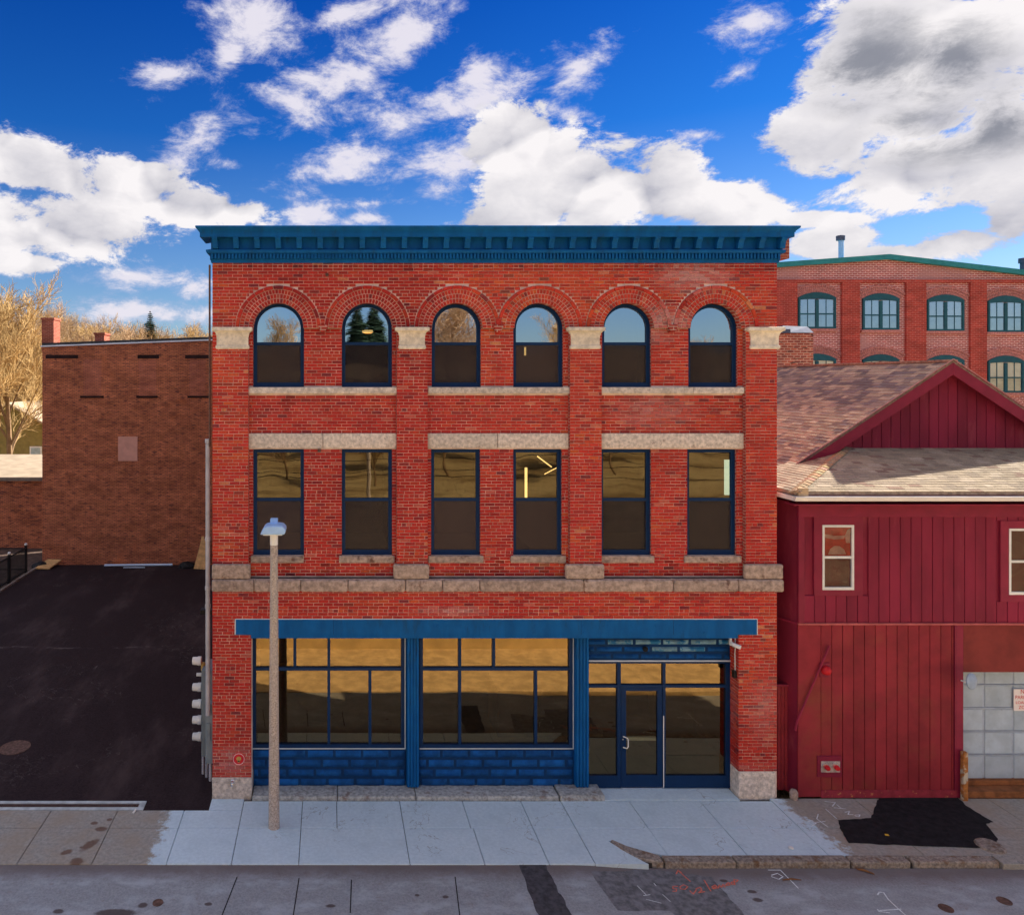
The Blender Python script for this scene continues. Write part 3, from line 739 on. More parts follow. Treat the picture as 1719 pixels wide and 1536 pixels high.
def add_brick(O, U, N, u0, u1, v0, v1, prot=0.0):
    """brick on a wall: O origin, U along, N outwards"""
    j = lambda: rnd.uniform(-0.0018, 0.0018)
    n1 = 0.005 + prot + rnd.uniform(-0.0022, 0.0022); n0 = -0.012
    def P(u, n, v): return O + U*u + N*n + Vector((0, 0, v))
    a, b, c, d = u0 + j(), u1 + j(), v0 + j(), v1 + j()
    p = [P(a, n1, c), P(b, n1, c+j()*.5), P(b, n0, c), P(a, n0, c), P(a, n1, d), P(b, n1, d+j()*.5), P(b, n0, d), P(a, n0, d)]
    q = P((u0+u1)/2, 0, (v0+v1)/2)
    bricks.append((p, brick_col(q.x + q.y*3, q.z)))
def lay(O, U, N, u0, u1, z0, z1, holes=(), phase=0):
    """courses aligned to world z so that neighbouring regions share beds; holes = functions z -> [(a, b)]"""
    k0 = int(math.floor(z0/BC)); k1 = int(math.ceil(z1/BC))
    for k in range(k0, k1+1):
        a = max(k*BC + MORT/2, z0 + 0.002); b = min((k+1)*BC - MORT/2, z1 - 0.002)
        if b - a < 0.018: continue
        zm = (a+b)/2; ints = [(u0, u1)]
        for h in holes:
            for (ha, hb) in h(a, b):
                nx = []
                for (p, q) in ints:
                    if hb <= p or ha >= q: nx.append((p, q)); continue
                    if ha > p: nx.append((p, ha))
                    if hb < q: nx.append((hb, q))
                ints = nx
        head = (k % 9 == 4); L = BL_*0.5 if head else BL_
        off = (0.5*L if k % 2 else 0.0) + 0.02*math.sin(k*12.9) + phase
        for (p, q) in ints:
            if q - p < 0.03: continue
            x = math.floor((p - off)/L)*L + off; cuts = [p]
            while x < q - 0.035:
                if x > p + 0.035: cuts.append(x + rnd.uniform(-0.006, 0.006))
                x += L
            cuts.append(q)
            for s, e in zip(cuts[:-1], cuts[1:]): add_brick(O, U, N, s + (MORT/2 if s > p else 0.001), e - (MORT/2 if e < q else 0.001), a, b)
def rect_hole(x0, x1, z0, z1):
    return lambda a, b: [(x0, x1)] if (b > z0 + 0.004 and a < z1 - 0.004) else []
def circ_hole(cx, cz, r):
    def f(a, b):
        zz = a if a >= cz else cz
        if zz - cz >= r: return []
        h = math.sqrt(max(0, r*r - (zz-cz)**2)); return [(cx-h, cx+h)]
    return f

XV, NV = Vector((1,0,0)), Vector((0,-1,0)); O0 = Vector((0,0,0))
ZSPR, ZCB = PZ(551), PZ(441)
ZB_T, ZB_B = PZ(971), PZ(992)
W3 = [(424,510),(574,659),(726,809),(864,948),(1014,1097),(1160,1243)]
W2 = [(424,510),(574,659),(725,808),(864,946),(1012,1097),(1158,1241)]
BAYS = [(417,666),(718,957),(1010,1252)]; PILS = [(357,417),(666,718),(957,1010),(1252,1304)]
Z3B, Z2T, Z2B = PZ(650), PZ(755), PZ(934)
WR = 42.3/78.5; RING = 0.1; ROUT = WR + 3*0.097 + 0.085
arcs = [(PX((a+b)/2), ZSPR) for a, b in W3]
lay(O0, XV, NV, XL, XR, ZSPR, ZCB, [circ_hole(cx, cz, ROUT + 0.004) for cx, cz in arcs])
for a, b in PILS: lay(O0, XV, NV, PX(a) if a > 357 else XL, PX(b) if b < 1304 else XR, ZB_T, ZSPR)
OB = Vector((0, BAY, 0))
for a, b in BAYS:
    hs = [rect_hole(PX(w0), PX(w1), Z3B, 99) for w0, w1 in W3] + [rect_hole(PX(w0), PX(w1), Z2B, Z2T) for w0, w1 in W2]
    hs += [rect_hole(PX(a)-1, PX(b)+1, PZ(661), PZ(650)), rect_hole(PX(a), PX(b), PZ(753), PZ(728))]
    lay(OB, XV, NV, PX(a), PX(b), ZB_T, ZSPR, hs, 0.05)
BEAM_T, BEAM_E, BEAM_B = PZ(1039), PZ(1065), PZ(1071)
lay(O0, XV, NV, XL, XR, BEAM_T, ZB_B, [], 0.08)
lay(O0, XV, NV, XL, PX(396), BEAM_E, BEAM_T); lay(O0, XV, NV, PX(1270), XR, BEAM_E, BEAM_T)
P1, P2 = PX(422), PX(1240); REC = 0.36
lay(O0, XV, NV, XL, P1, PZ(1304), BEAM_E, [], 0.03); lay(O0, XV, NV, P2, XR, PZ(1294), BEAM_E, [], 0.07)
lay(Vector((P2, 0, 0)), Vector((0,-1,0)), Vector((-1,0,0)), -REC, 0.0, PZ(1294), BEAM_B, [], 0.1)
lay(Vector((XL, 0, 0)), Vector((0,1,0)), Vector((-1,0,0)), 0.0, 2.5, 0.4, ZCB, [], 0.1)
# arch rings of headers and a raised label course
for cx, cz in arcs:
    r = WR
    for ring in range(4):
        h = 0.097 if ring < 3 else 0.085
        r0, r1 = r + 0.005, r + h - 0.008; rm = (r0+r1)/2
        n = int(round(math.pi*rm/(0.069 if ring < 3 else 0.215)))
        for k in range(n):
            g = 0.0068/rm; a0 = math.pi*k/n + g; a1 = math.pi*(k+1)/n - g
            pr = (0.030 if ring == 3 else 0.006) + rnd.uniform(-.002, .002); yb = 0.012
            f = lambda rr, a, y: Vector((cx + rr*math.cos(a), y, cz + rr*math.sin(a)))
            sub = 1 if ring < 3 else 3
            for s in range(sub):
                b0 = a0 + (a1-a0)*s/sub; b1 = a0 + (a1-a0)*(s+1)/sub
                p = [f(r0, b1, -pr), f(r0, b0, -pr), f(r0, b0, yb), f(r0, b1, yb), f(r1, b1, -pr), f(r1, b0, -pr), f(r1, b0, yb), f(r1, b1, yb)]
                bc = brick_col(cx + rm*math.cos(a0), cz + rm*math.sin(a0)) if s == 0 else bc
                bricks.append((p, bc))
        r += h
# the nearest whole bricks are single parts, the rest one joined part
def bkey(b):
    p = b[0]; c = sum((Vector(q) for q in p), Vector())/8; L = (Vector(p[1])-Vector(p[0])).length
    return (0 if L > 0.19 and abs(p[0].y - p[1].y) < 1e-4 and c.y < 0.03 else 1, (c - Vector((0, -D, H))).length)
bricks.sort(key=bkey)
unit = MB(); unit.hexa([(-.5,-1,0),(.5,-1,0),(.5,0,0),(-.5,0,0),(-.5,-1,1),(.5,-1,1),(.5,0,1),(-.5,0,1)], None, False)
unit_me = unit.mesh('brick', M['brick_obj'], (0,0,0))
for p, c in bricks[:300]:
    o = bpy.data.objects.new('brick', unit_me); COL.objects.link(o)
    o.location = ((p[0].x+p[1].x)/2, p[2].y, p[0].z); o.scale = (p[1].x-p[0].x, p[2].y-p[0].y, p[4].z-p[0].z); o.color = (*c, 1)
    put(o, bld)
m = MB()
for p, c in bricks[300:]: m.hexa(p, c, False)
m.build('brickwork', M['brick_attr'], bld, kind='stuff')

# mortar faces behind the bricks, reveals and shell
m = MB(); e = 0.006
def wallq(x0, x1, z0, z1, y): m.quad((x0, y, z0), (x1, y, z0), (x1, y, z1), (x0, y, z1))
xs = [XL]
for cx, cz in arcs:
    xs += [cx + WR*math.cos(math.pi*(1-k/24)) for k in range(25)]
xs.append(XR)
def zlow(x):
    for cx, cz in arcs:
        if abs(x-cx) < WR - 1e-7: return cz + math.sqrt(WR*WR - (x-cx)**2)
    return ZSPR
for a, b in zip(xs[:-1], xs[1:]):
    m.quad((a, e, zlow(a)), (b, e, zlow(b)), (b, e, ZCB+0.3), (a, e, ZCB+0.3))
for a, b in PILS:
    x0, x1 = (XL if a == 357 else PX(a)), (XR if b == 1304 else PX(b)); wallq(x0, x1, ZB_T, ZSPR, e)
for a, b in BAYS:
    x0, x1 = PX(a), PX(b); y = BAY + e
    ws = [w for w in W3 if a < w[0] < b]; w2 = [w for w in W2 if a < w[0] < b]
    def row(z0, z1, wl):
        c = x0
        for w in wl: wallq(c, PX(w[0]), z0, z1, y); c = PX(w[1])
        wallq(c, x1, z0, z1, y)
    row(Z3B, ZSPR, ws); row(Z2T, Z3B, []); row(Z2B, Z2T, w2); row(ZB_T, Z2B, [])
wallq(XL, XR, BEAM_T, ZB_T, e); wallq(XL, PX(396), BEAM_E, BEAM_T, e); wallq(PX(1270), XR, BEAM_E, BEAM_T, e)
wallq(XL, P1, 0, BEAM_E, e); wallq(P2, XR, 0, BEAM_E, e)
m.quad((P2+e, 0.001, 0), (P2+e, REC+.2, 0), (P2+e, REC+.2, BEAM_T), (P2+e, 0.001, BEAM_T))
m.quad((P1-e, REC+.2, 0), (P1-e, 0.001, 0), (P1-e, 0.001, BEAM_T), (P1-e, REC+.2, BEAM_T))
m.build('wall', M['mortar'], bld)
m = MB()
for a, b in BAYS:                              # returns of the sunk bays
    x0, x1 = PX(a), PX(b)
    m.quad((x0, 0.004, ZB_T), (x0, BAY, ZB_T), (x0, BAY, ZSPR), (x0, 0.004, ZSPR)); m.quad((x1, BAY, ZB_T), (x1, 0.004, ZB_T), (x1, 0.004, ZSPR), (x1, BAY, ZSPR))
for (w0, w1), (v0, v1) in zip(W3, W2):
    a, b = PX(w0), PX(w1); cx = (a+b)/2
    for x in (a, b): m.quad((x, BAY, Z3B), (x, 0.26, Z3B), (x, 0.26, ZSPR), (x, BAY, ZSPR))
    pts = [(cx + WR*math.cos(math.pi*k/20), ZSPR + WR*math.sin(math.pi*k/20)) for k in range(21)]
    for p, q in zip(pts[:-1], pts[1:]): m.quad((p[0], -0.002, p[1]), (q[0], -0.002, q[1]), (q[0], 0.26, q[1]), (p[0], 0.26, p[1]))
    a, b = PX(v0), PX(v1)
    for x in (a, b): m.quad((x, BAY, Z2B), (x, 0.26, Z2B), (x, 0.26, Z2T), (x, BAY, Z2T))
    m.quad((a, BAY, Z2T), (b, BAY, Z2T), (b, 0.26, Z2T), (a, 0.26, Z2T))
m.build('reveal', M['jamb'], bld)
m = MB()                                        # underside of the arcade between the arches
for a, b in BAYS:
    c = PX(a)
    for w in [w for w in W3 if a < w[0] < b]:
        m.quad((c, 0.004, ZSPR), (PX(w[0]), 0.004, ZSPR), (PX(w[0]), BAY, ZSPR), (c, BAY, ZSPR)); c = PX(w[1])
    m.quad((c, 0.004, ZSPR), (PX(b), 0.004, ZSPR), (PX(b), BAY, ZSPR), (c, BAY, ZSPR))
m.build('arcade_soffit', M['jamb'], bld)
for q in ((510+574)/2, (809+864)/2, (1097+1160)/2):
    x = PX(q); MB().prism_y([(x-.12, ZSPR+.07), (x-.04, ZSPR-.09), (x+.04, ZSPR-.09), (x+.12, ZSPR+.07)], -0.045, BAY-.004).build('corbel', M['jamb'], bld, bevel=0.01)
# shell, roof and rooms
ZR = PZ(395)
MB().box(XL+.012, XL+.3, 0.02, DEPTH, 0, ZR).build('side_wall', M['jamb'], bld)
MB().box(XR-.3, XR-.003, 0.02, DEPTH, 0, ZR).build('side_wall', M['jamb'], bld)
MB().box(XL+.3, XR-.3, DEPTH-.3, DEPTH, 0, ZR).build('rear_wall', M['jamb'], bld)
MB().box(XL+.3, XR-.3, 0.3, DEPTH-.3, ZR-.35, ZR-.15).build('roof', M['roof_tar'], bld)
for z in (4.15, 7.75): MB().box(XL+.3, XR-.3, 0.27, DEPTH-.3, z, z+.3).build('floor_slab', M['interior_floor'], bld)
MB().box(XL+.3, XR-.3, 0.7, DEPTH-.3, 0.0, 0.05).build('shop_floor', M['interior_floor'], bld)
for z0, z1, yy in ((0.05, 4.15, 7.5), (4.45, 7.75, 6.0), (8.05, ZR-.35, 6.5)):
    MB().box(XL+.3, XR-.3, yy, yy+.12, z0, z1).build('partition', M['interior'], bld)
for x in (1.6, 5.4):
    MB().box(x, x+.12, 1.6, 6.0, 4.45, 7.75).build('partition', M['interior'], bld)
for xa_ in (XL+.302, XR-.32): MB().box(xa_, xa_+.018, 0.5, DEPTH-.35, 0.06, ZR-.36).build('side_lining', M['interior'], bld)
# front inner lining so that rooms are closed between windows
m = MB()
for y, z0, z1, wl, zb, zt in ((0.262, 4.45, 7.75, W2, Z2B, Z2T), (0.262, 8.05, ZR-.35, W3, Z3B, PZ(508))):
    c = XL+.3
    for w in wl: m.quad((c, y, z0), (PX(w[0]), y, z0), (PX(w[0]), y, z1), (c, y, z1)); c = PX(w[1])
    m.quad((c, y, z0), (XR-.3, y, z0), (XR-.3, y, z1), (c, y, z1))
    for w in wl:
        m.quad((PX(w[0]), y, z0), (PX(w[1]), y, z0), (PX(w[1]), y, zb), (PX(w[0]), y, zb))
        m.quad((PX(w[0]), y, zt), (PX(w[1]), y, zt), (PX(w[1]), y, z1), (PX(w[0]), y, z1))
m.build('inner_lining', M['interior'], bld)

# stonework
def rough_block(name, x0, x1, y0, y1, z0, z1, mat, parent, bev=0.02, amp=0.006, cut=0.12):
    bm = bmesh.new()
    nx, ny, nz = (max(1, int((b-a)/cut)) for a, b in ((x0,x1),(y0,y1),(z0,z1)))
    bmesh.ops.create_cube(bm, size=1.0)
    bmesh.ops.bevel(bm, geom=[e for e in bm.edges], offset=bev/max(0.05, min(x1-x0, y1-y0, z1-z0)) if False else 0.0001, segments=1, affect='EDGES')
    bm.free()
    m_ = MB(); m_.box(x0, x1, y0, y1, z0, z1); o = m_.build(name, mat, parent)
    bm = bmesh.new(); bm.from_mesh(o.data)
    bmesh.ops.remove_doubles(bm, verts=bm.verts, dist=1e-5)
    for ax, n in ((0, nx), (2, nz)):
        lo = min(v.co[ax] for v in bm.verts); hi = max(v.co[ax] for v in bm.verts)
        for k in range(1, min(n, 26)):
            pl = Vector((0,0,0)); pl[ax] = lo + (hi-lo)*k/min(n, 26); no = Vector((0,0,0)); no[ax] = 1
            bmesh.ops.bisect_plane(bm, geom=bm.verts[:] + bm.edges[:] + bm.faces[:], plane_co=pl, plane_no=no)
    for v in bm.verts:
        w = v.co + o.location
        v.co += Vector((noise.noise(w*7), noise.noise(w*7+Vector((9,0,0))), noise.noise(w*7+Vector((0,9,0)))))*amp
    bm.to_mesh(o.data); bm.free()
    b = o.modifiers.new('bevel', 'BEVEL'); b.width = bev; b.segments = 3; b.limit_method = 'ANGLE'; b.angle_limit = R(50)
    o.data.polygons.foreach_set('use_smooth', [True]*len(o.data.polygons)); o.data.set_sharp_from_angle(angle=R(50)) if bev <= 0 else None
    return o
bj = [356, 427, 505, 584, 680, 742, 804, 978, 1127, 1236, 1312]
for a, b in zip(bj[:-1], bj[1:]):
    rough_block('belt_stone', PX(a)+.004, PX(b)-.004, -0.115, 0.02, ZB_B, ZB_T, M['granite_dark'], bld, 0.045)
for a, b in ((356,421),(660,720),(948,1013),(1247,1312)):
    rough_block('pilaster_base', PX(a), PX(b), -0.085, 0.03, ZB_T+.003, PZ(946), M['granite_dark'], bld, 0.04)
    x0, x1 = PX(a)+.0, PX(b)-.0
for a, b in ((357,424),(663,720),(951,1013),(1252,1313)):       # flared capitals
    x0, x1 = PX(a+7), PX(b-7); m = MB()
    prof = [(0.0, PZ(586.5)), (0.02, PZ(585)), (0.02, PZ(581)), (0.0, PZ(579.5)), (0.0, PZ(567)), (0.01, PZ(562)), (0.03, PZ(558.5)), (0.06, PZ(556.5)), (0.09, PZ(555.6)), (0.09, PZ(550.5)), (0.07, PZ(549.5))]
    rows = []
    for p, z in prof: rows.append([(x0-p, 0.04, z), (x0-p, -.03-p, z), (x1+p, -.03-p, z), (x1+p, 0.04, z)])
    for r0, r1 in zip(rows[:-1], rows[1:]):
        for k in range(3): m.quad(r0[k], r0[k+1], r1[k+1], r1[k])
    m.poly(rows[-1]); m.poly(rows[0][::-1]); m.build('capital', M['limestone'], bld)
for a, b in ((416.5,541.5),(542.5,666),(718.5,836.5),(837.5,956.5),(1008,1252)):
    rough_block('lintel_stone', PX(a), PX(b), BAY-.045, BAY+.01, PZ(753), PZ(728), M['granite'], bld, 0.008, 0.005)
for a, b in ((415.5,667),(719,958),(1007,1165),(1165.6,1251)):
    rough_block('sill', PX(a), PX(b), BAY-.09, BAY+.2, PZ(661), PZ(650.4), M['granite'], bld, 0.01, 0.004)
for a, b in ((420,510),(569,663),(720,813),(859,952),(1007,1101),(1152,1248)):
    rough_block('sill', PX(a), PX(b), BAY-.06, BAY+.2, PZ(946), PZ(934.4), M['granite_dark'], bld, 0.012, 0.005)
rough_block('pier_base', PX(357)-.012, P1+.008, -0.03, REC, -0.05, PZ(1304.5), M['granite'], bld, 0.02, 0.008)
rough_block('pier_base', P2-.012, PX(1300)+.01, -0.03, REC-.03, -0.05, PZ(1294.5), M['granite'], bld, 0.02, 0.008)
for a, b, mt in ((424,566,'ledge'),(567,697,'ledge'),(698,936,'ledge')):
    rough_block('ledge_stone', PX(a), PX(b), -0.10, REC+.1, -0.05, 0.085, M[mt], bld, 0.02, 0.006)
rough_block('step_stone', PX(938), PX(1012), -0.13, REC-.02, -0.05, 0.115, M['ledge'], bld, 0.02, 0.006)

# cornice
zt = lambda py, p: PZ(py, -p)
prof = [(0.015, 442), (0.03, 441), (0.035, 437.5), (0.05, 436.5), (0.05, 426), (0.11, 425), (0.125, 422), (0.125, 419.5), (0.03, 418.5), (0.03, 399),
        (0.235, 398), (0.235, 390.5), (0.25, 389.5), (0.25, 388), (0.262, 387), (0.30, 383.5), (0.315, 382), (0.32, 379.5), (0.30, 378.7)]
m = MB(); rows = []
for p, py in prof:
    z = zt(py, p); rows.append([(XL-p, 0.55, z), (XL-p, -p, z), (XR+p, -p, z), (XR+p, 0.55, z)])
for r0, r1 in zip(rows[:-1], rows[1:]):
    for k in range(3): m.quad(r0[k], r0[k+1], r1[k+1], r1[k])
m.poly(rows[-1])
m.poly([r[0] for r in rows] + [(XL+.05, 0.55, rows[-1][0][2]), (XL+.05, 0.55, rows[0][0][2])])
m.poly([r[3] for r in rows][::-1] + [(XR-.05, 0.55, rows[0][0][2]), (XR-.05, 0.55, rows[-1][0][2])])
cornice = m.build('cornice', M['blue'], bld)
for k in range(28):
    x = PX(361 + k*35.3, -0.15); w = 0.056
    sp = [(0.02, 419), (0.13, 417.5), (0.15, 415), (0.158, 411), (0.17, 407), (0.20, 403.5), (0.228, 401), (0.228, 398.2), (0.02, 398.2)]
    pts = [Vector((x-w, -p, zt(py, p))) for p, py in sp]
    MB().prism(pts, (2*w, 0, 0)).build('bracket', M['blue'], cornice)
m = MB(); x = XL - 0.02
while x < XR + 0.02:
    m.box(x, x+.040, -0.105, -0.045, zt(434.5, .08), zt(426.2, .08)); x += 0.0735
m.build('dentil_band', M['blue'], cornice, kind='stuff')
MB().box(PX(736), PX(800), -0.15, 0.3, PZ(379.2, -.2), PZ(377.4, -.2)).build('flashing', M['blue'], cornice)
MB().box(XL-.02, XL+.25, 0.6, DEPTH, ZR, PZ(390)).build('parapet', M['jamb'], bld)
MB().box(XR-.1, PX(1325, .58), 0.58, 1.5, PZ(437, .8), PZ(402, .8)).build('parapet', M['chimney'], bld)

# windows
def arch_outline(x0, x1, z0, zs, n=20):
    cx, r = (x0+x1)/2, (x1-x0)/2
    return [(x0, z0), (x1, z0)] + [(cx + r*math.cos(math.pi*k/n), zs + r*math.sin(math.pi*k/n)) for k in range(n+1)]
def sash_window(x0, x1, z0, zs, arch, zmid):
    fw = 0.075; y0, y1 = 0.17, 0.255; m = MB()
    if arch:
        o = arch_outline(x0+.003, x1-.003, z0+.003, zs); i = arch_outline(x0+fw, x1-fw, z0+fw*1.3, zs)
        o2 = arch_outline(x0+fw*.45, x1-fw*.45, z0+fw*.7, zs)
    else:
        o = [(x0+.003, z0+.003), (x1-.003, z0+.003), (x1-.003, zs-.003), (x0+.003, zs-.003)]; i = [(x0+fw, z0+fw*1.3), (x1-fw, z0+fw*1.3), (x1-fw, zs-fw), (x0+fw, zs-fw)]
        o2 = [(x0+fw*.45, z0+fw*.7), (x1-fw*.45, z0+fw*.7), (x1-fw*.45, zs-fw*.5), (x0+fw*.45, zs-fw*.5)]
    m.ring_y(o, o2, y0, y1); m.ring_y(o2, i, y0+.022, y1-.004)
    w = m.build('window', M['blue_frame'], bld)
    MB().box(x0+fw*.9, x1-fw*.9, y0+.02, y1-.008, zmid-.032, zmid+.032).build('meeting_rail', M['blue_frame'], w, bevel=0.006)
    if arch: up = [(x0+fw, zmid), (x1-fw, zmid)] + [(px, pz) for px, pz in arch_outline(x0+fw, x1-fw, z0, zs)[2:]]
    else: up = [(x0+fw, zmid), (x1-fw, zmid), (x1-fw, zs-fw), (x0+fw, zs-fw)]
    MB().poly([(px, y0+.06, pz) for px, pz in up]).build('pane', M['glass_sky' if arch else 'glass_mid'], w)
    q = MB(); q.quad((x0+fw, y0+.075, z0+fw), (x1-fw, y0+.075, z0+fw), (x1-fw, y0+.075, zmid), (x0+fw, y0+.075, zmid)); q.build('pane', M['glass_low'], w)
    q = MB(); q.quad((x0+fw, y0+.035, z0+fw), (x1-fw, y0+.035, z0+fw), (x1-fw, y0+.035, zmid), (x0+fw, y0+.035, zmid)); q.build('insect_screen', M['screen'], w)
def screen_mat():
    m, t, b = newmat('insect_screen'); out = t.nodes['Material Output']
    oi = t.nodes.new('ShaderNodeObjectInfo'); b.inputs['Roughness'].default_value = 0.8
    g = t.nodes.new('ShaderNodeNewGeometry').outputs['Position']
    fold = noise_n(t, vmath(t, 'MULTIPLY', g, (5.0, 1.0, 0.5)), 1.0, 4, 0.6).smooth(0.3, 0.7)
    t.links.new(mixc(t, fold * 0.6, mixc(t, E(t, oi.outputs['Random']), (0.032, 0.024, 0.028), (0.085, 0.052, 0.044)), (0.05, 0.034, 0.034)), b.inputs['Base Color'])
    tr = t.nodes.new('ShaderNodeBsdfTransparent'); mx = t.nodes.new('ShaderNodeMixShader'); t.links.new((E(t, oi.outputs['Random']) * 0.35 + 0.38).s, mx.inputs[0])
    t.links.new(tr.outputs[0], mx.inputs[1]); t.links.new(b.outputs[0], mx.inputs[2]); t.links.new(mx.outputs[0], out.inputs[0]); return m
M['screen'] = screen_mat()
for a, b in W3: sash_window(PX(a), PX(b), Z3B, ZSPR, True, PZ(576.5))
for a, b in W2: sash_window(PX(a), PX(b), Z2B, Z2T, False, PZ(841))
# lit fittings and a panel glowing for daylight, seen through the glass
def bar(name, p, q, r, mat, label=None): return MB().tube([p, q], r, 6).build(name, mat)
lampb = lambda a, b, Y: ((PX(a[0], Y), Y, PZ(a[1], Y)), (PX(b[0], Y), Y, PZ(b[1], Y)))
p, q = lampb((902, 766), (926, 784), 1.4); tag(bar('lamp_tube', p, q, 0.014, M['lamp_warm']), 'upper glowing tube lamp inside the fourth middle-storey window', 'lamp')
p, q = lampb((914, 796), (939, 783), 1.4); tag(bar('lamp_tube', p, q, 0.012, M['lamp_warm']), 'lower glowing tube lamp inside the fourth middle-storey window', 'lamp')
p, q = lampb((883, 785), (883, 835), 1.5); tag(bar('lamp_tube', p, q, 0.03, M['lamp_warm']), 'upright glowing strip inside the fourth middle-storey window', 'lamp')
p, q = lampb((881.5, 583), (881.5, 597), 1.5); tag(bar('lamp_tube', p, q, 0.022, M['lamp_warm']), 'short warm lamp behind the fourth arched window', 'lamp')
c = (PX(617, 1.3), 1.3, PZ(557, 1.3)); m = MB(); m.lathe([(0.12, -0.03), (0.125, 0.0), (0.12, 0.03), (0.10, 0.03), (0.10, -0.03)], c, sides=24)
lp = tag(m.build('pendant_lamp', M['lamp_warm'], smooth=True), 'round warm pendant lamp behind the second arched window', 'lamp')
MB().tube([(c[0], c[1], c[2]), (c[0], c[1], PZ(520, 1.3))], 0.006, 5).build('cord', M['black'], lp)
m = MB(); Y = 0.6; m.box(PX(1217, Y), PX(1231, Y), Y, Y+.04, PZ(831, Y), PZ(772, Y))  # emissive panel added in place of daylight from a side window
tag(m.build('daylight_panel', emitmat('pale_daylight_glow', (0.62, 0.78, 0.55), 0.45), bevel=0.004), 'pale panel glowing for side-window daylight inside the rightmost middle-storey window', 'screen')

# shopfront
Y = REC; sx = lambda px: PX(px, Y); sz = lambda py: PZ(py, Y)
beam = MB(); beam.box(PX(396), PX(1270), -0.018, 0.25, BEAM_E, BEAM_T-.006); beam.box(P1-.01, PX(1238), -0.014, 0.25, BEAM_B, BEAM_E+.004)
beam = beam.build('storefront_beam', M['blue'], bld, bevel=0.004)
m = MB(); m.box(PX(395), PX(1271), -0.012, 0.01, BEAM_T-.006, BEAM_T+.012); m.box(PX(394), PX(396), -0.012, 0.01, BEAM_E, BEAM_T)
m.box(PX(1270), PX(1271.5), -0.012, 0.01, BEAM_E, BEAM_T); m.build('caulk_line', M['white_line'], beam)
m = MB()
for k in range(22):
    x = PX(410 + k*40.6)
    for zz in (0.12, 0.27): m.lathe([(0.014, 0), (0.012, 0.008), (0, 0.010)], (x, -0.018, BEAM_B + zz), (0,-1,0), 8)
m.build('rivet', M['blue'], beam, kind='stuff')
MB().box(P1, P2, 0.25, REC+.3, BEAM_B, BEAM_B+.5).build('soffit', M['blue'], bld)
MB().box(P1, P2, REC+.14, REC+.3, BEAM_B-.02, 4.15).build('header_wall', M['interior'], bld)
def shop_window(xa, xb, ups, lows):
    top, bot, tr = BEAM_B, sz(1254), sz(1122); x0, x1 = sx(xa), sx(xb); fw = 0.075
    m = MB(); m.ring_y([(x0, bot), (x1, bot), (x1, top), (x0, top)], [(x0+fw, bot+fw), (x1-fw, bot+fw), (x1-fw, top-.01), (x0+fw, top-.01)], Y-.04, Y+.09)
    f = m.build('shop_window', M['blue_frame'], bld)
    MB().box(x0+fw, x1-fw, Y-.03, Y+.07, tr-.035, tr+.035).build('transom', M['blue_frame'], f, bevel=0.005)
    for lst, z0, z1 in ((ups, tr+.035, top-.01), (lows, bot+fw, tr-.035)):
        ed = [x0+fw] + [sx(q) for q in lst] + [x1-fw]
        for q in ed[1:-1]: MB().box(q-.032, q+.032, Y-.028, Y+.07, z0, z1).build('mullion', M['blue_frame'], f, bevel=0.005)
        for a, b in zip(ed[:-1], ed[1:]):
            q = MB(); q.quad((a, Y+.02, z0), (b, Y+.02, z0), (b, Y+.02, z1), (a, Y+.02, z1)); q.build('pane', M['glass_store'], f)
    m = MB(); m.box(x0-.0, x1+.018, Y-.048, Y+.02, bot-.018, bot); m.box(x1, x1+.018, Y-.048, Y+.02, bot, top); m.build('caulk_line', M['white_line'], f)
shop_window(424, 679, (495, 552), (552, 621)); shop_window(704, 960.5, (771.6, 828.6), (771.6, 899))
# pillowed blue blocks under the windows and over the door
def pillow(x0, x1, z0, z1, y, d=0.045):
    m = MB(); nx, nz = 10, 6; g = 0.030
    idx = {}
    for j in range(nz+1):
        for i in range(nx+1):
            u, v = i/nx, j/nz; h = (1-(2*u-1)**6)*(1-(2*v-1)**2)
            idx[i, j] = len(m.v); m.v.append((x0+g + (x1-x0-2*g)*u, y - d*h, z0+g + (z1-z0-2*g)*v))
    for j in range(nz):
        for i in range(nx): m.f.append((idx[i,j], idx[i+1,j], idx[i+1,j+1], idx[i,j+1])); m.c.append(None)
    e0 = len(m.f)
    return m
def block_wall(xa, xb, pa, pb, rows, offs):
    x0, x1, z0, z1 = sx(xa), sx(xb), sz(pb), sz(pa)
    w = MB().box(x0, x1, Y-.02, Y+.1, z0, z1).build('block_panel', M['blue_joint'], bld); L = 46.5*(D+Y)/F; hh = (z1-z0)/rows
    for r in range(rows):
        x = x0 - L*offs[r % len(offs)]
        while x < x1 - .02:
            a, b = max(x, x0), min(x+L, x1)
            if b - a > 0.05:
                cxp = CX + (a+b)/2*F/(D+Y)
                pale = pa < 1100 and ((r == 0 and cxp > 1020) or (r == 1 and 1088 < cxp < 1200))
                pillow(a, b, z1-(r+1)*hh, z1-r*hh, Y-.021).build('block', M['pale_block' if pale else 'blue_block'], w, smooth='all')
            x += L
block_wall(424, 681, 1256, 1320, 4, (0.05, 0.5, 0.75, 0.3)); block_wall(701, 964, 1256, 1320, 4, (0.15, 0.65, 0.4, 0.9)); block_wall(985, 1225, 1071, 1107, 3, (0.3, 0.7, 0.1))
MB().box(sx(985), sx(1225), Y-.05, Y+.02, sz(1109), sz(1107)).build('caulk_line', M['white_line'], bld)
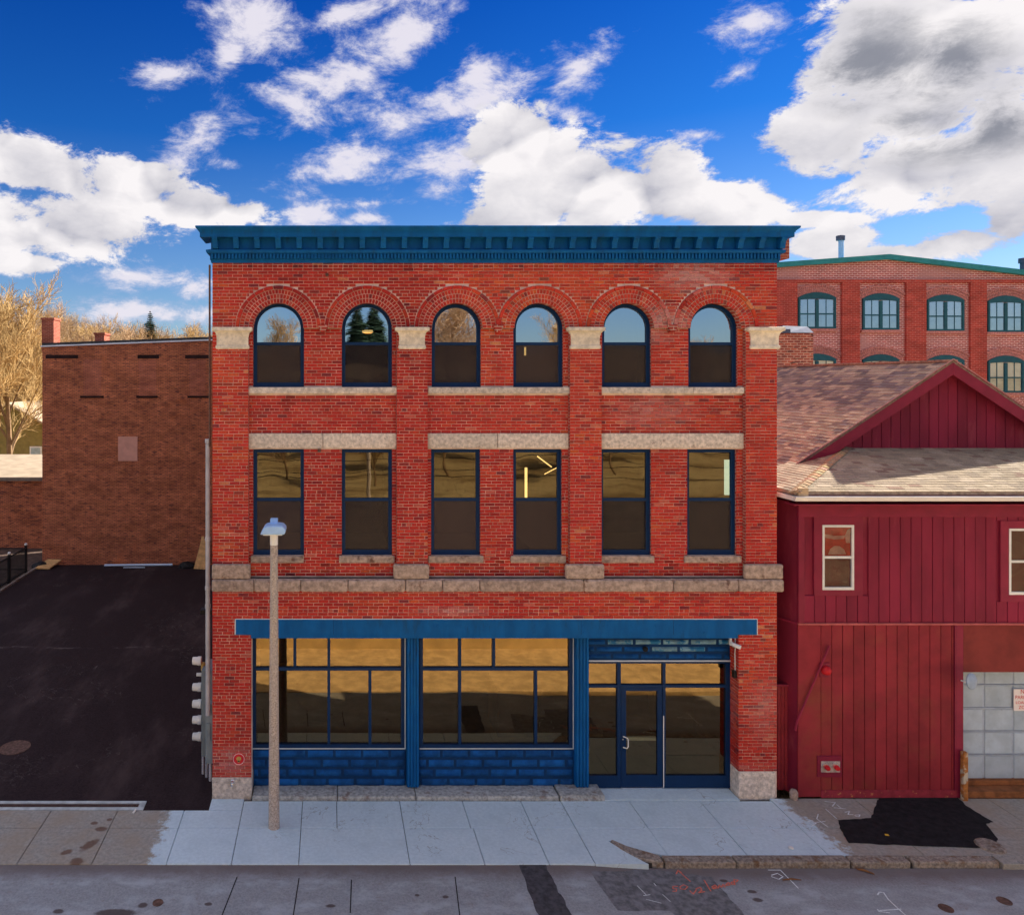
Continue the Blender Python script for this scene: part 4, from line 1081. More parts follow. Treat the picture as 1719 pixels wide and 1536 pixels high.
for a, b in ((682, 702), (962.5, 984.5)):                      # fluted iron columns
    x0, x1 = sx(a), sx(b); c = MB(); c.box(x0, x1, Y-.16, Y+.1, 0.12, BEAM_B)
    c = c.build('iron_column', M['blue'], bld, bevel=0.01)
    n = 4; w = (x1-x0)/n
    for k in range(n):
        q = x0 + (k+.5)*w; MB().box(q-w*.32, q+w*.32, Y-.185, Y-.15, 0.122, BEAM_B-.002).build('rib', M['blue'], c, bevel=0.008)
# entrance screen with glazed door
EB = 0.03; ET = sz(1109); TR = sz(1151)
m = MB(); fw = .06
def fbox(m, xa, xb, z0, z1, y0=-.03, y1=.08): m.box(sx(xa), sx(xb), Y+y0, Y+y1, z0, z1)
fbox(m, 985, 1225, ET-.05, ET); fbox(m, 985, 987, EB, ET-.05); fbox(m, 1217.5, 1225, EB, ET-.05); fbox(m, 1035.5, 1041.5, EB, ET-.05); fbox(m, 1112, 1116.5, EB, ET-.05)
fbox(m, 987, 1035.5, TR-.03, TR+.03); fbox(m, 1041.5, 1112, TR-.02, TR+.03); fbox(m, 1116.5, 1217.5, TR-.03, TR+.03)
fbox(m, 987, 1035.5, EB, sz(1301)); fbox(m, 1116.5, 1217.5, EB, sz(1301))
ent = m.build('entrance_screen', M['blue_frame'], bld, bevel=0.004)
for xa, xb, z0, z1 in ((987,1035.5,TR+.03,ET-.05),(987,1035.5,sz(1301),TR-.03),(1041.5,1112,TR+.03,ET-.05),(1116.5,1217.5,TR+.03,ET-.05),(1116.5,1217.5,sz(1301),TR-.03)):
    q = MB(); q.quad((sx(xa), Y+.02, z0), (sx(xb), Y+.02, z0), (sx(xb), Y+.02, z1), (sx(xa), Y+.02, z1)); q.build('pane', M['glass_store'], ent)
d0, d1 = sx(1042.2), sx(1111.2); m = MB()
m.ring_y([(d0, EB+.015), (d1, EB+.015), (d1, TR-.025), (d0, TR-.025)], [(sx(1050.5), sz(1300)), (sx(1103), sz(1300)), (sx(1103), sz(1159)), (sx(1050.5), sz(1159))], Y-.02, Y+.045)
door = m.build('door', M['blue_frame'], bld)
q = MB(); q.quad((sx(1050.5), Y+.015, sz(1300)), (sx(1103), Y+.015, sz(1300)), (sx(1103), Y+.015, sz(1159)), (sx(1050.5), Y+.015, sz(1159))); q.build('pane', M['glass_store'], door)
MB().tube([(sx(1045.5), Y-.02, sz(1235)), (sx(1050), Y-.08, sz(1235.3)), (sx(1052), Y-.085, sz(1238)), (sx(1052), Y-.085, sz(1250)), (sx(1050), Y-.08, sz(1253)), (sx(1045.5), Y-.02, sz(1253.3))], 0.013, 8).build('handle', M['white'], door, smooth=True)
MB().box(sx(1053), sx(1102), Y+.03, Y+.075, sz(1244), sz(1237)).build('push_bar', pm('pale_green_bar', (0.8, 0.92, 0.8), 0.5, 0.05), door, bevel=0.008)
MB().box(sx(1042), sx(1112), Y-.05, Y+.06, EB-.01, EB+.012).build('threshold', M['chrome'], door)
MB().box(sx(1112.2), sx(1113.6), Y-.036, Y-.02, EB+.01, sz(1200)).build('weather_strip', M['white'], door)
MB().lathe([(0.012, 0), (0.012, 0.008), (0, 0.009)], (sx(1045), Y-.02, sz(1240)), (0,-1,0), 10).build('lock', M['chrome'], door)
for q_ in (560, 975, 1130): MB().box(PX(q_)-.004, PX(q_)+.004, -0.0195, 0.0, BEAM_E+.004, BEAM_T-.008).build('seam', M['blue_joint'], beam)
# shop interior: stair and counter
for k in range(6): MB().box(PX(830, 3)+.3*k, PX(870, 3)+.3*k+.5, 2.6, 3.8, 0.05, 0.2+.17*(6-k)).build('stair_step', M['interior'], bld)
MB().box(PX(1120, 2.4), PX(1215, 2.4), 3.0, 3.5, 0.05, 0.9).build('counter', M['interior'], bld)

# ------------------------------------------------------------------ the crimson wooden house on the right
G = 2.0; RX = 14.77; RZ = 9.39; SL = 0.668; HX0 = PX(1340)
house = thing('wooden_house', 'crimson board-clad house with tan shingle roof and pale garage door', 'house', (RX, 3, 0))
ZE, ZT_, ZMID = PZ(868), PZ(850), PZ(1047)
# core walls
m = MB(); m.box(HX0+.02, PX(1617)-.021, 0.035, 11.5, 0, PZ(1120)); m.box(PX(1617)-.021, 19.5, 0.45, 11.5, 0, PZ(1120)); m.box(HX0+.02, 19.5, 0.035, 11.5, PZ(1120)-.001, ZMID); m.box(18.6, 19.5, .035, .45, 0, PZ(1120)); m.build('wall', M['red_plank_low'], house)
MB().box(HX0+.02, 19.5, 0.035, 11.5, ZMID, PZ(840)).build('wall', M['red_plank'], house)
pts = [(HX0+.02, 0.036), (9.72, 0.78), (9.72, 11.4), (HX0+.3, 11.4)]
MB().prism([(x, y, 0.0) for x, y in pts], (0, 0, 6.3)).build('side_wall', M['red_plank'], house)
m = MB(); a, b = Vector((HX0, 0.0, 0)), Vector((9.70, 0.74, 0)); n = Vector((-.9, -.43, 0))*.02
m.quad(a+n+Vector((0,0,ZMID-.02)), b+n+Vector((0,0,ZMID-.02)), b+n+Vector((0,0,ZMID+.02)), a+n+Vector((0,0,ZMID+.02))); m.build('side_band', M['red_trim'], house)
def planks(xa, xb, z0, z1, y, mat, w=0.229, t=0.022, top=None, skip=()):
    x = xa
    while x < xb - .01:
        e = min(x + w, xb); g = 0.006
        segs = [(z0, z1)]
        for (sx0, sx1, sz0, sz1) in skip:
            if e > sx0 + .02 and x < sx1 - .02:
                segs = [s for q in segs for s in ((q[0], min(q[1], sz0)), (max(q[0], sz1), q[1])) if s[1] - s[0] > .03]
        for q0, q1 in segs:
            yy = y - t - rnd.uniform(0, .005)
            if top:
                za, zb = min(q1, top(x+g)), min(q1, top(e-g))
                if max(za, zb) - q0 < 0.03: continue
                pp = [(x+g, q0), (e-g, q0), (e-g, zb)] + ([((RX), top(RX))] if x+g < RX < e-g else []) + [(x+g, za)]
                MB().prism_y(pp, yy, y + .004).build('plank', mat, house, bevel=0.004, segs=1)
            else: MB().box(x+g, e-g, yy, y+.004, q0, q1).build('plank', mat, house, bevel=0.004, segs=1)
        x += w
WIN = [(PX(1366), PX(1448), PZ(1000), PZ(866)), (PX(1679), PX(1762), PZ(1010), PZ(874))]
planks(PX(1350), 19.4, ZMID+.02, ZE+.005, 0.03, M['red_plank'], skip=WIN)
planks(PX(1378.5), PX(1602), PZ(1326), ZMID-.02, 0.035, M['red_plank_low'], w=0.2335)
MB().box(HX0-.004, PX(1350)-.004, -0.02, 0.033, ZMID+.02, ZE+.005).build('corner_board', M['red_trim'], house, bevel=.004)
MB().box(HX0-.002, PX(1378)-.004, -0.003, 0.034, 0.02, ZMID-.02).build('corner_board', M['red_plank_low'], house, bevel=.004)
MB().box(HX0-.01, 19.5, -0.03, 0.034, ZE+.005, PZ(843)).build('frieze_board', M['red_trim'], house, bevel=.004)
MB().box(HX0-.012, 19.5, -0.035, 0.034, ZMID-.02, ZMID+.02).build('band_board', pm('faded_pink_band', (0.42, 0.10, 0.10), 0.7, 0.2, 4), house, bevel=.004)
MB().box(PX(1378), PX(1606), -0.01, 0.034, 0.0, PZ(1326)).build('base_board', M['red_base'], house, bevel=.004)
MB().box(PX(1602)+.005, PX(1606), -0.01, 0.034, PZ(1326)+.003, ZMID-.02).build('door_casing', M['red_trim'], house, bevel=.004)
GD = 0.30; gx = PX(1617)
m = MB(); m.box(PX(1606)+.003, gx, 0.0, 0.034, 0.0, ZMID-.02); m.box(gx-.02, gx, 0.034, GD, 0, PZ(1128)); m.build('door_jamb', M['red_trim'], house)
MB().box(gx+.002, 18.9, -0.002, 0.034, PZ(1128), ZMID-.02).build('header_panel', M['red_brown'], house)
# garage door: the opening is deep, panels sit behind the wall face
gz = lambda py: PZ(py, GD); gq = lambda px: PX(px, GD)
hole = MB(); hole.box(gx, 18.6, GD+.05, GD+.12, 0, PZ(1120)); 
gd = hole.build('garage_door', M['door_rail'], house)
rows = [(1120, 1149), (1152, 1188), (1192, 1227), (1231, 1266), (1270, 1311)]; cols = [(1619, 1652), (1656, 1701), (1705, 1750), (1754, 1799), (1803, 1848)]
for r0, r1 in rows:
    for c0, c1 in cols: MB().box(gq(c0), gq(c1), GD+.035, GD+.06, gz(r1), gz(r0)).build('panel', M['door_panel'], gd, bevel=0.01)
    MB().box(gq(1618), gq(1850), GD+.022, GD+.055, gz(r1+2.2), gz(r1+.6)).build('rail', M['door_rail'], gd)
MB().box(gx, 18.6, 0.0, GD+.1, -0.02, 0.13).build('threshold', M['rust_brown'], house, bevel=0.01)
MB().box(gx, 18.6, GD-.05, GD+.08, 0.13, 0.24).build('sill_rail', M['rust_brown'], house, bevel=0.01)
# windows
def house_window(x0, x1, z0, z1, cas):
    m = MB(); m.ring_y([(cas[0], cas[2]), (cas[1], cas[2]), (cas[1], cas[3]), (cas[0], cas[3])], [(x0, z0), (x1, z0), (x1, z1), (x0, z1)], -0.012, 0.034)
    c = m.build('window_casing', M['red_trim'], house, bevel=.006)
    m = MB(); m.ring_y([(x0, z0), (x1, z0), (x1, z1), (x0, z1)], [(x0+.045, z0+.06), (x1-.045, z0+.06), (x1-.045, z1-.05), (x0+.045, z1-.05)], -0.02, 0.033); m.build('window_frame', M['white'], c, bevel=.004)
    zm = (z0+z1)/2; MB().box(x0+.045, x1-.045, -0.005, 0.031, zm-.025, zm+.025).build('meeting_rail', M['white'], c)
    for a, b, y in ((z0+.06, zm-.025, .022), (zm+.025, z1-.05, .015)):
        q = MB(); q.quad((x0+.045, y, a), (x1-.045, y, a), (x1-.045, y, b), (x0+.045, y, b)); q.build('pane', M['glass_house'], c)
M['glass_house'] = glassmat('house_glass', 0.03, tint=(0.72, 0.62, 0.6), wave=0.03, wscale=2.2)
house_window(PX(1380), PX(1433), PZ(990), PZ(881), WIN[0]); house_window(PX(1693), PX(1747), PZ(998), PZ(887), WIN[1])
cw = [o for o in house.children if o.name.startswith('window_casing')][0]
q = MB(); q.quad((PX(1384), .033, PZ(934)), (PX(1430), .033, PZ(934)), (PX(1430), .033, PZ(885)), (PX(1384), .033, PZ(885))); q.build('curtain', pm('red_curtain', (0.75, 0.06, 0.05), .8, .2, 9), cw)
pale = pm('pale_curtain_print', (0.85, 0.62, 0.55), .8, .15, 8)
q = MB(); q.poly([(PX(a), .0315, PZ(b)) for a, b in ((1392, 931), (1395, 922), (1402, 917), (1411, 917), (1419, 923), (1422, 931))]); q.build('curtain_print', pale, cw)
q = MB(); q.poly([(PX(a), .0315, PZ(b)) for a, b in ((1386, 897), (1402, 900), (1420, 899), (1419, 905), (1402, 906), (1387, 903))]); q.build('curtain_print', pale, cw)
q = MB(); q.poly([(PX(a), .0312, PZ(b)) for a, b in ((1422, 912), (1420, 900), (1424, 890), (1429, 887), (1429, 912))]); q.build('curtain_print', pale, cw)
# gable wall and its boards
gt = lambda x: RZ - .12 - SL*abs(x-RX)
MB().prism_y([(9.9, 6.2), (19.6, 6.2), (19.6, gt(19.6)), (RX, gt(RX)), (9.9, gt(9.9))], G+.004, G+.12).build('gable_wall', M['red_plank'], house)
planks(10.3, 19.2, 6.9, 99, G, M['red_plank'], top=lambda x: gt(x) - .02)
ry = G - .3
for s in (-1, 1):
    e = 5.05; d = Vector((s, 0, -SL)).normalized(); n = Vector((s*SL, 0, 1)).normalized()
    A = Vector((RX, ry, RZ + .02)); Bp = A + d*(e/abs(d.x)); w = 0.30
    low = Vector((0, 0, -w/n.z))
    MB().prism([A, Bp, Bp + low, A + low], (0, 0.035, 0)).build('rake_board', M['red_trim'], house, bevel=.005)
    MB().prism([A + n*.022, Bp + n*.022, Bp + n*.002, A + n*.002], (0, -0.02, 0)).build('drip_edge', M['drip'], house)
    MB().prism([A + Vector((0, .04, -.05)), Bp + Vector((0, .04, -.05)), Bp + Vector((0, .04, -.075)), A + Vector((0, .04, -.075))], (0, .28, 0)).build('rake_soffit', M['red_trim'], house)
# roofs
roof = MB(); YB = 11.8
def slope_pts(s, x_out): return [Vector((RX, ry+.0, RZ)), Vector((RX, YB, RZ)), Vector((RX+s*x_out, YB, RZ-SL*x_out)), Vector((RX+s*x_out, ry+.0, RZ-SL*x_out))]
roof.prism(slope_pts(-1, 5.05), (0, 0, -.05)); roof.prism(slope_pts(1, 5.05), (0, 0, -.05)); roof = roof.build('roof', M['shingle_far'], house)
EY, EZ, TZ = -0.40, PZ(826, -0.40), PZ(752, G); SKS = (TZ-EZ)/(G-EY); HXL = PX(1334, EY); HXT = 12.45
sk = MB(); low = (0, 0, -.06)
sk.prism([(HXL, EY, EZ), (19.9, EY, EZ), (19.9, G+.02, TZ), (HXT, G+.02, TZ)], low); sk.prism([(HXL, EY, EZ), (HXT, G+.02, TZ), (HXL, G+.02, EZ)], low)
skirt = sk.build('porch_roof', M['shingle_far'], house)
shp = []
def sh_col(up, x, y):
    k = hsh(x*1.0, y*1.0, 0.9); r = rnd.random()
    c = (0.36, 0.30, 0.22) if r < .5 else ((0.30, 0.25, 0.19) if r < .8 else (0.42, 0.355, 0.27))
    if r > .93: c = (0.25, 0.175, 0.135)
    f = 1 + .18*k + rnd.uniform(-.1, .1); return tuple(q*f for q in c)
def shingles(O, U, V, W, Ls, ex, tab, clip, key, colf=sh_col):
    """rows of tabs: U along the eave, V up the slope, W normal; clip(u, v) -> inside"""
    Nn = U.cross(V).normalized(); rows = int(Ls/ex)
    for r in range(rows+1):
        v0 = r*ex; v1 = min(v0 + ex*1.25, Ls)
        u = -tab*(0.5 if r % 2 else 0) + rnd.uniform(-.03, .03)
        while u < W:
            w = tab*rnd.choice((.62, .8, 1, 1, 1.25)); a, b = max(u, 0), min(u+w-.005, W); u += w
            if b - a < .03: continue
            ok = clip(a, b, v0, v1)
            if not ok: continue
            a, b = ok; t0 = 0.012 + rnd.uniform(0, .005); dv = rnd.uniform(-.006, .006)
            P = lambda uu, vv, h: O + U*uu + V*vv + Nn*h
            p = [P(a, v0+dv, t0), P(b, v0+dv, t0), P(b, v0+dv, -.002), P(a, v0+dv, -.002), P(a, v1, .004), P(b, v1, .004), P(b, v1, -.002), P(a, v1, -.002)]
            c = P((a+b)/2, v0, 0); shp.append((p, colf(0, c.x, c.y + c.z), key, (c - Vector((0,-D,H))).length))
Vs = Vector((0, G-EY, TZ-EZ)); Ls = Vs.length; Vs.normalize()
def clipf(a, b, v0, v1):
    lim = (v1/Ls)*(HXT-HXL); a2 = max(a, lim)
    return (a2, b) if b - a2 > .04 and a < 8.0 else None
shingles(Vector((HXL, EY, EZ)), Vector((1,0,0)), Vs, 8.0, Ls, 0.125, 0.26, clipf, 'skirt')
Vl = Vector((HXT-HXL, 0, TZ-EZ)); Ll = Vl.length; Vl.normalize()
def clipl(a, b, v0, v1):     # left hip: u runs from the gable wall towards the eave corner
    lim = (G-EY)*(1 - v1/Ll); b2 = min(b, lim)
    return (a, b2) if b2 - a > .04 else None
shingles(Vector((HXL, G, EZ)), Vector((0,-1,0)), Vl, G-EY, Ll, 0.125, 0.26, clipl, 'skirt')
# hip caps
hd = Vector((HXT-HXL, G-EY, TZ-EZ)); hl = hd.length; hd.normalize(); k = 0.0
while k < hl - .1:
    o = Vector((HXL, EY, EZ)) + hd*k + Vector((0, 0, .022)); sd = Vector((hd.y, -hd.x, 0)).normalized()*.12; q = hd*.24
    p = [o - sd + Vector((0,0,-.05)), o + sd + Vector((0,0,-.03)), o + sd + q + Vector((0,0,-.045)), o - sd + q + Vector((0,0,-.06)), o - sd + Vector((0,0,-.03)), o + sd + Vector((0,0,-.01)), o + sd + q + Vector((0,0,-.03)), o - sd + q + Vector((0,0,-.045))]
    t1, t2 = o + Vector((0,0,.02)), o + q + Vector((0,0,.008))
    mm = MB(); mm.poly([p[4], t1, t2, p[7]]); mm.poly([t1, p[5], p[6], t2]); mm.poly([p[0], p[1], p[5], t1, p[4]])
    mm.build('hip_cap', M['shingle_obj'], skirt); bpy.context.scene.objects
    k += .17
for o in skirt.children: o.color = (*[q*rnd.uniform(.85, 1.1) for q in (0.40, 0.28, 0.18)], 1)
def old_col(up, x, y):
    k = hsh(x*.7, y*.4, 1.1); r = rnd.random() + .35*k
    c = (0.44, 0.37, 0.27) if r < .45 else ((0.32, 0.27, 0.22) if r < .8 else (0.22, 0.19, 0.18))
    f = rnd.uniform(.8, 1.2); return tuple(q*f for q in c)
Vm = Vector((5.05, 0, SL*5.05)); Lm = Vm.length; Vm.normalize()
shingles(Vector((RX-5.05, YB, RZ-SL*5.05)), Vector((0,-1,0)), Vm, YB-ry, Lm, 0.125, 0.27, lambda a, b, v0, v1: (a, b) if v0 > 1.0 else None, 'main', old_col)
shp.sort(key=lambda q: q[3])
def frame_mesh(p):
    return p
near = [q for q in shp if q[2] == 'skirt'][:300]; ids = set(id(q) for q in near)
sh_cache = {}
for q in near:
    mm = MB(); mm.hexa(q[0], None, False); o = mm.build('shingle', M['shingle_obj'], skirt); o.color = (*q[1], 1)
for key, par in (('skirt', skirt), ('main', roof)):
    mm = MB()
    for q in shp:
        if q[2] == key and id(q) not in ids: mm.hexa(q[0], q[1], False)
    mm.build('shingle_courses', M['shingle_attr'], par, kind='stuff')
mm = MB(); k = ry
while k < YB:
    mm.box(RX-.11, RX+.11, k, k+.22, RZ-.03, RZ+.022); k += .2
mm.build('ridge_cap', M['shingle_far'], roof, kind='stuff')
# gutter and fascia of the porch roof
MB().box(HXL+.06, 19.8, EY+.03, EY+.09, EZ-.20, EZ-.062).build('fascia', M['red_trim'], house)
gp = [(0.0, 0.0), (-0.11, 0.0), (-0.115, -0.02), (-0.10, -0.04), (-0.075, -0.10), (0.0, -0.10)]
MB().prism([(HXL-.02, EY+.028+a, EZ-.085+b) for a, b in gp], (19.8-HXL, 0, 0)).build('gutter', M['gutter'], house, bevel=.006)
MB().box(HXL-.02, HXL+.09, EY+.03, G, EZ-.185, EZ-.085).build('gutter', M['gutter'], house, bevel=.006)
MB().box(HXL+.05, 19.7, EY+.09, 0.03, PZ(845), PZ(845)+.03).build('eave_soffit', M['red_trim'], house)
MB().box(PX(1339, EY), PX(1356, EY), EY-.03, EY+.02, PZ(833, EY), PZ(819, EY)).build('eave_block', pm('raw_block', (0.58, 0.42, 0.27), 0.8, 0.15, 8), house, bevel=.006)
# chimney behind the ridge
ch = MB().box(14.95, PX(1362, 9.5), 9.4, 10.5, 7.8, PZ(560, 9.5)).build('chimney', M['chimney_old'], house)
m = MB(); m.box(14.9, PX(1324, 9.4), 9.3, 10.6, PZ(559.5, 9.4), PZ(553, 9.4)); m.prism([(PX(1321, 9.4), 9.3, PZ(559, 9.4)), (PX(1363, 9.4), 9.3, PZ(559, 9.4)), (PX(1362, 9.4), 9.6, PZ(548, 9.4)), (PX(1319, 9.4), 9.6, PZ(546, 9.4))], (0, .9, 0)); m.build('chimney_cap', M['cap_metal'], ch)
# things fixed to the house
b = thing('alarm_bell', 'small round red alarm bell on the crimson boards', 'bell', (PX(1384), -.02, PZ(1130)))
MB().lathe([(0.0, 0.11), (0.045, 0.10), (0.085, 0.07), (0.10, 0.02), (0.10, 0.0)][::-1], (PX(1385), -.02, PZ(1124)), (0,-1,0), 20).build('gong', M['sign_red'], b, smooth=True)
MB().box(PX(1375), PX(1392), -.02, .015, PZ(1136), PZ(1112)).build('back_plate', M['red_trim'], b, bevel=.004)
tag(MB().tube([(PX(1332), -.06, PZ(1224)), (PX(1336), -.05, PZ(1208)), (PX(1390), -.05, PZ(1082))], 0.022, 8).build('metal_rod', M['red_trim'], smooth=True), 'dark crimson rod slanting across the house corner', 'rod')
b = thing('fire_inlet', 'silver plate with two red caps low on the crimson boards', 'fire inlet', (PX(1392), -.02, PZ(1296)))
MB().box(PX(1371), PX(1412), -.03, .012, PZ(1303), PZ(1268)).build('mount_board', M['red_trim'], b, bevel=.004)
MB().box(PX(1376.5), PX(1408), -.045, -.028, PZ(1294.5), PZ(1276)).build('plate', pm('dull_plate', (0.40, 0.33, 0.31), 0.5, 0.3, 12), b, bevel=.004)
for q in (1385, 1401):
    c = MB().lathe([(0.052, 0), (0.052, 0.05), (0.045, 0.08), (0.0, 0.085)], (PX(q), -.044, PZ(1285)), (-.1,-1,-.1), 16).build('cap', M['sign_red'], b, smooth=True)
    MB().lathe([(0.06, 0), (0.06, 0.02), (0.0, 0.02)], (PX(q-2), -.046, PZ(1282.5)), (0,-1,0), 16).build('collar', M['chrome'], b)
b = thing('convex_mirror', 'round grey convex mirror on an arm beside the garage door', 'mirror', (gx, -.05, PZ(1150)))
c = (PX(1629, -.3), -.3, PZ(1143, -.3)); ax = (.35, -.9, .1)
MB().lathe([(0.155, 0.0), (0.165, 0.01), (0.165, 0.03), (0.15, 0.04), (0.12, 0.055), (0.06, 0.068), (0.0, 0.072)], c, ax, 28).build('dish', pm('mirror_back', (0.30, 0.38, 0.50), 0.35, 0.1, 6), b, smooth=True)
MB().tube([(gx-.05, 0.0, PZ(1142)), (gx+.02, -.2, PZ(1142)), c], 0.014, 8).build('arm', M['white'], b)
sg = thing('parking_sign', 'white sign with red lettering hung on the garage door', 'sign', (PX(1722, .27), .28, PZ(1193, .27)))
yS = GD - .01; sx0, sx1, sz0, sz1 = PX(1702, yS), PX(1738, yS), PZ(1193, yS), PZ(1156.5, yS)
MB().box(sx0, sx1, yS, yS+.012, sz0, sz1).build('plate', pm('sign_white', (0.80, 0.72, 0.70), 0.4, 0.05), sg, bevel=.004)
def text(body, x, z, y, size, mat, parent, width=None):
    cu = bpy.data.curves.new('lettering', 'FONT'); cu.body = body; cu.size = size; cu.align_x = 'CENTER'; cu.align_y = 'CENTER'; cu.extrude = 0.001
    o = bpy.data.objects.new('lettering', cu); COL.objects.link(o); o.rotation_euler = (R(90), 0, 0)
    dg = bpy.context.evaluated_depsgraph_get(); me = bpy.data.meshes.new_from_object(o.evaluated_get(dg)); me.materials.clear(); me.materials.append(mat)
    bpy.data.objects.remove(o); n = bpy.data.objects.new('lettering', me); COL.objects.link(n); n.rotation_euler = (R(90), 0, 0); n.location = (x, y, z)
    if width:
        w = max(v.co.x for v in me.vertices) - min(v.co.x for v in me.vertices); n.scale = (width/w, 1, 1)
    put(n, parent); return n
for body, zz, sz_, wd in (('NO', .88, .13, .17), ('PARKING', .62, .11, .40), ('LOADING', .38, .085, .38), ('ZONE', .16, .10, .26)):
    text(body, (sx0+sx1)/2, sz0 + (sz1-sz0)*zz, yS-.002, sz_, M['sign_red'], sg, wd)
tag(MB().box(PX(1609), PX(1617), -.13, -.04, -.02, PZ(1258)).build('guard_post', M['rust'], bevel=.012), 'rusty steel guard post at the left of the garage door', 'post')
# board gate in the gap between the two buildings
gate = thing('board_gate', 'narrow dark red board gate between the brick building and the house', 'gate', (PX(1318), .25, 0))
x = XR + .02
while x < PX(1331, .25):
    MB().box(x, x+.068, .25, .275, 0.03, PZ(1151, .25)).build('board', M['red_plank_low'], gate, bevel=.004); x += .075
MB().box(XR+.02, PX(1332, .25), .22, .29, PZ(1151, .25), PZ(1148, .25)).build('top_rail', M['red_trim'], gate)
m = MB(); m.lathe([(0.07, 0), (0.085, .05), (0.08, .16), (0.05, .2), (0.0, .21)], (PX(1330), -.05, 0), (0,0,1), 14)
tag(m.build('stone_stump', M['granite_dark'], smooth=True), 'small mossy stump at the foot of the red board gate', 'stump')

# ------------------------------------------------------------------ the far mill behind the house
MY = 29.0; mxp = lambda px: PX(px, MY); mzp = lambda py: PZ(py, MY)
mill = thing('brick_mill', 'large red brick mill with teal eaves and arched windows behind the wooden house', 'building', (mxp(1500), MY, 0))
ML, MP, MR = mxp(1286), mxp(1488), mxp(1900)
topz = lambda x: mzp(436) + (mzp(432)-mzp(436)) + (-(abs(x-MP))*(0.075 if x < MP else .118))
MB().prism_y([(ML, 0), (MR, 0), (MR, topz(MR)), (MP, topz(MP)), (ML, topz(ML))], MY, MY+25).build('wall', M['mill'], mill)
cop = lambda o, h: [(ML-.3, topz(ML)+o), (MP, topz(MP)+o), (MR+.3, topz(MR)+o), (MR+.3, topz(MR)+o+h), (MP, topz(MP)+o+h), (ML-.3, topz(ML)+o+h)]
MB().prism_y(cop(-.16, .3), MY-.28, MY+25.2).build('eave_trim', pm('teal_eave', (0.03, 0.24, 0.27), .6, .15, 2), mill)
for a, b in ((1290, 1336), (1411, 1441), (1518.5, 1552), (1626, 1653), (1727, 1757)):
    MB().box(mxp(a), mxp(b), MY-.16, MY+.02, 0, mzp(475)).build('pier', M['mill_pier'], mill, bevel=.01)
MB().box(ML, MR, MY-.165, MY+.02, mzp(475), mzp(470)).build('band_course', M['mill_pier'], mill)
def seg_arch(x0, x1, zs, rise, n=10):
    c = (x1-x0)/2; r = (c*c + rise*rise)/(2*rise); cx = (x0+x1)/2; cz = zs + rise - r; t = math.asin(c/r)
    return [(cx + r*math.sin(t - 2*t*k/n), cz + r*math.cos(t - 2*t*k/n)) for k in range(n+1)], (cx, cz, r, t)
def mill_window(pa, pb, ptop, pbot):
    x0, x1, z0, zt_ = mxp(pa), mxp(pb), mzp(pbot), mzp(ptop); rise = .32; zs = zt_ - rise
    arc, (cx, cz, r, t) = seg_arch(x0, x1, zs, rise)
    out = [(x0, z0), (x1, z0)] + arc; f = .11
    arc2, _ = seg_arch(x0+f, x1-f, zs-.14, .06); inn = [(x0+f, z0+f), (x1-f, z0+f)] + arc2
    m = MB(); m.ring_y(out, inn, MY-.10, MY+.05); w = m.build('window', M['teal'], mill)
    m = MB(); n = 26
    for ring in range(3):
        for k in range(n):
            a0 = t*1.12*(1 - 2*k/n); a1 = t*1.12*(1 - 2*(k+.82)/n); r0 = r + .01 + ring*.17; r1 = r0 + .145
            P = lambda rr, a: (cx + rr*math.sin(a), cz + rr*math.cos(a))
            m.prism_y([P(r0, a0), P(r1, a0), P(r1, a1), P(r0, a1)], MY-.05 - (.02 if ring == 2 else 0), MY+.01)
    m.build('arch_course', M['mill_arch'], w, kind='stuff')
    xm = (x0+x1)/2; zm = (z0 + zs)/2 - .05
    MB().box(xm-.09, xm+.09, MY-.09, MY+.04, z0+f, zs-.12).build('mullion', M['teal'], w)
    for a, b in ((x0+f, xm-.09), (xm+.09, x1-f)):
        MB().box(a, b, MY-.08, MY+.02, zm-.04, zm+.04).build('meeting_rail', M['teal'], w)
        for z_a, z_b, mt in ((zm+.04, zs-.1, 'blind'), (z0+f, zm-.04, 'blind_low')):
            q = MB(); q.quad((a, MY-.04, z_a), (b, MY-.04, z_a), (b, MY-.04, z_b), (a, MY-.04, z_b)); q.build('pane', M['mill_glass_up' if ptop < 560 else 'mill_glass'], w)
            q = MB(); q.quad((a, MY-.005, z_a), (b, MY-.005, z_a), (b, MY-.005, z_b), (a, MY-.005, z_b)); q.build('blind', M[mt], w)
            MB().box((a+b)/2-.015, (a+b)/2+.015, MY-.06, MY-.03, z_a, z_b).build('glazing_bar', M['teal'], w)
    MB().box(x0-.1, x1+.1, MY-.14, MY+.02, z0-.17, z0-.005).build('sill', M['mill_arch'], w)
for a, b in ((1339, 1402), (1447, 1508), (1555, 1617), (1657, 1717)):
    mill_window(a, b, 491 + (a-1339)*.018, 552 + (a-1339)*.018); mill_window(a, b, 594 + (a-1339)*.01, 656 + (a-1339)*.01)
vp = thing('vent_pipe', 'grey capped vent pipe on the roof of the brick mill', 'pipe', (mxp(1412), MY+2, mzp(436)))
MB().tube([(PX(1412, MY+2), MY+2, PZ(442, MY+2)), (PX(1412, MY+2), MY+2, PZ(402, MY+2))], 0.15, 12).build('pipe', M['lamp_paint'], vp, smooth=True)
MB().lathe([(0.24, 0), (0.25, .28), (0.22, .3), (0, .3)], (PX(1411, MY+2), MY+2, PZ(404, MY+2)), sides=14).build('cap', M['cap_metal'], vp, smooth=True)
v2 = MB().lathe([(0.2, 0), (0.2, .6), (0.28, .6), (0.28, .9), (0, .95)], (PX(1719, MY+2), MY+2, PZ(458, MY+2)), sides=12).build('roof_vent', M['cap_metal'], smooth=True)
tag(v2, 'dark roof vent on the mill at the right picture edge', 'vent')

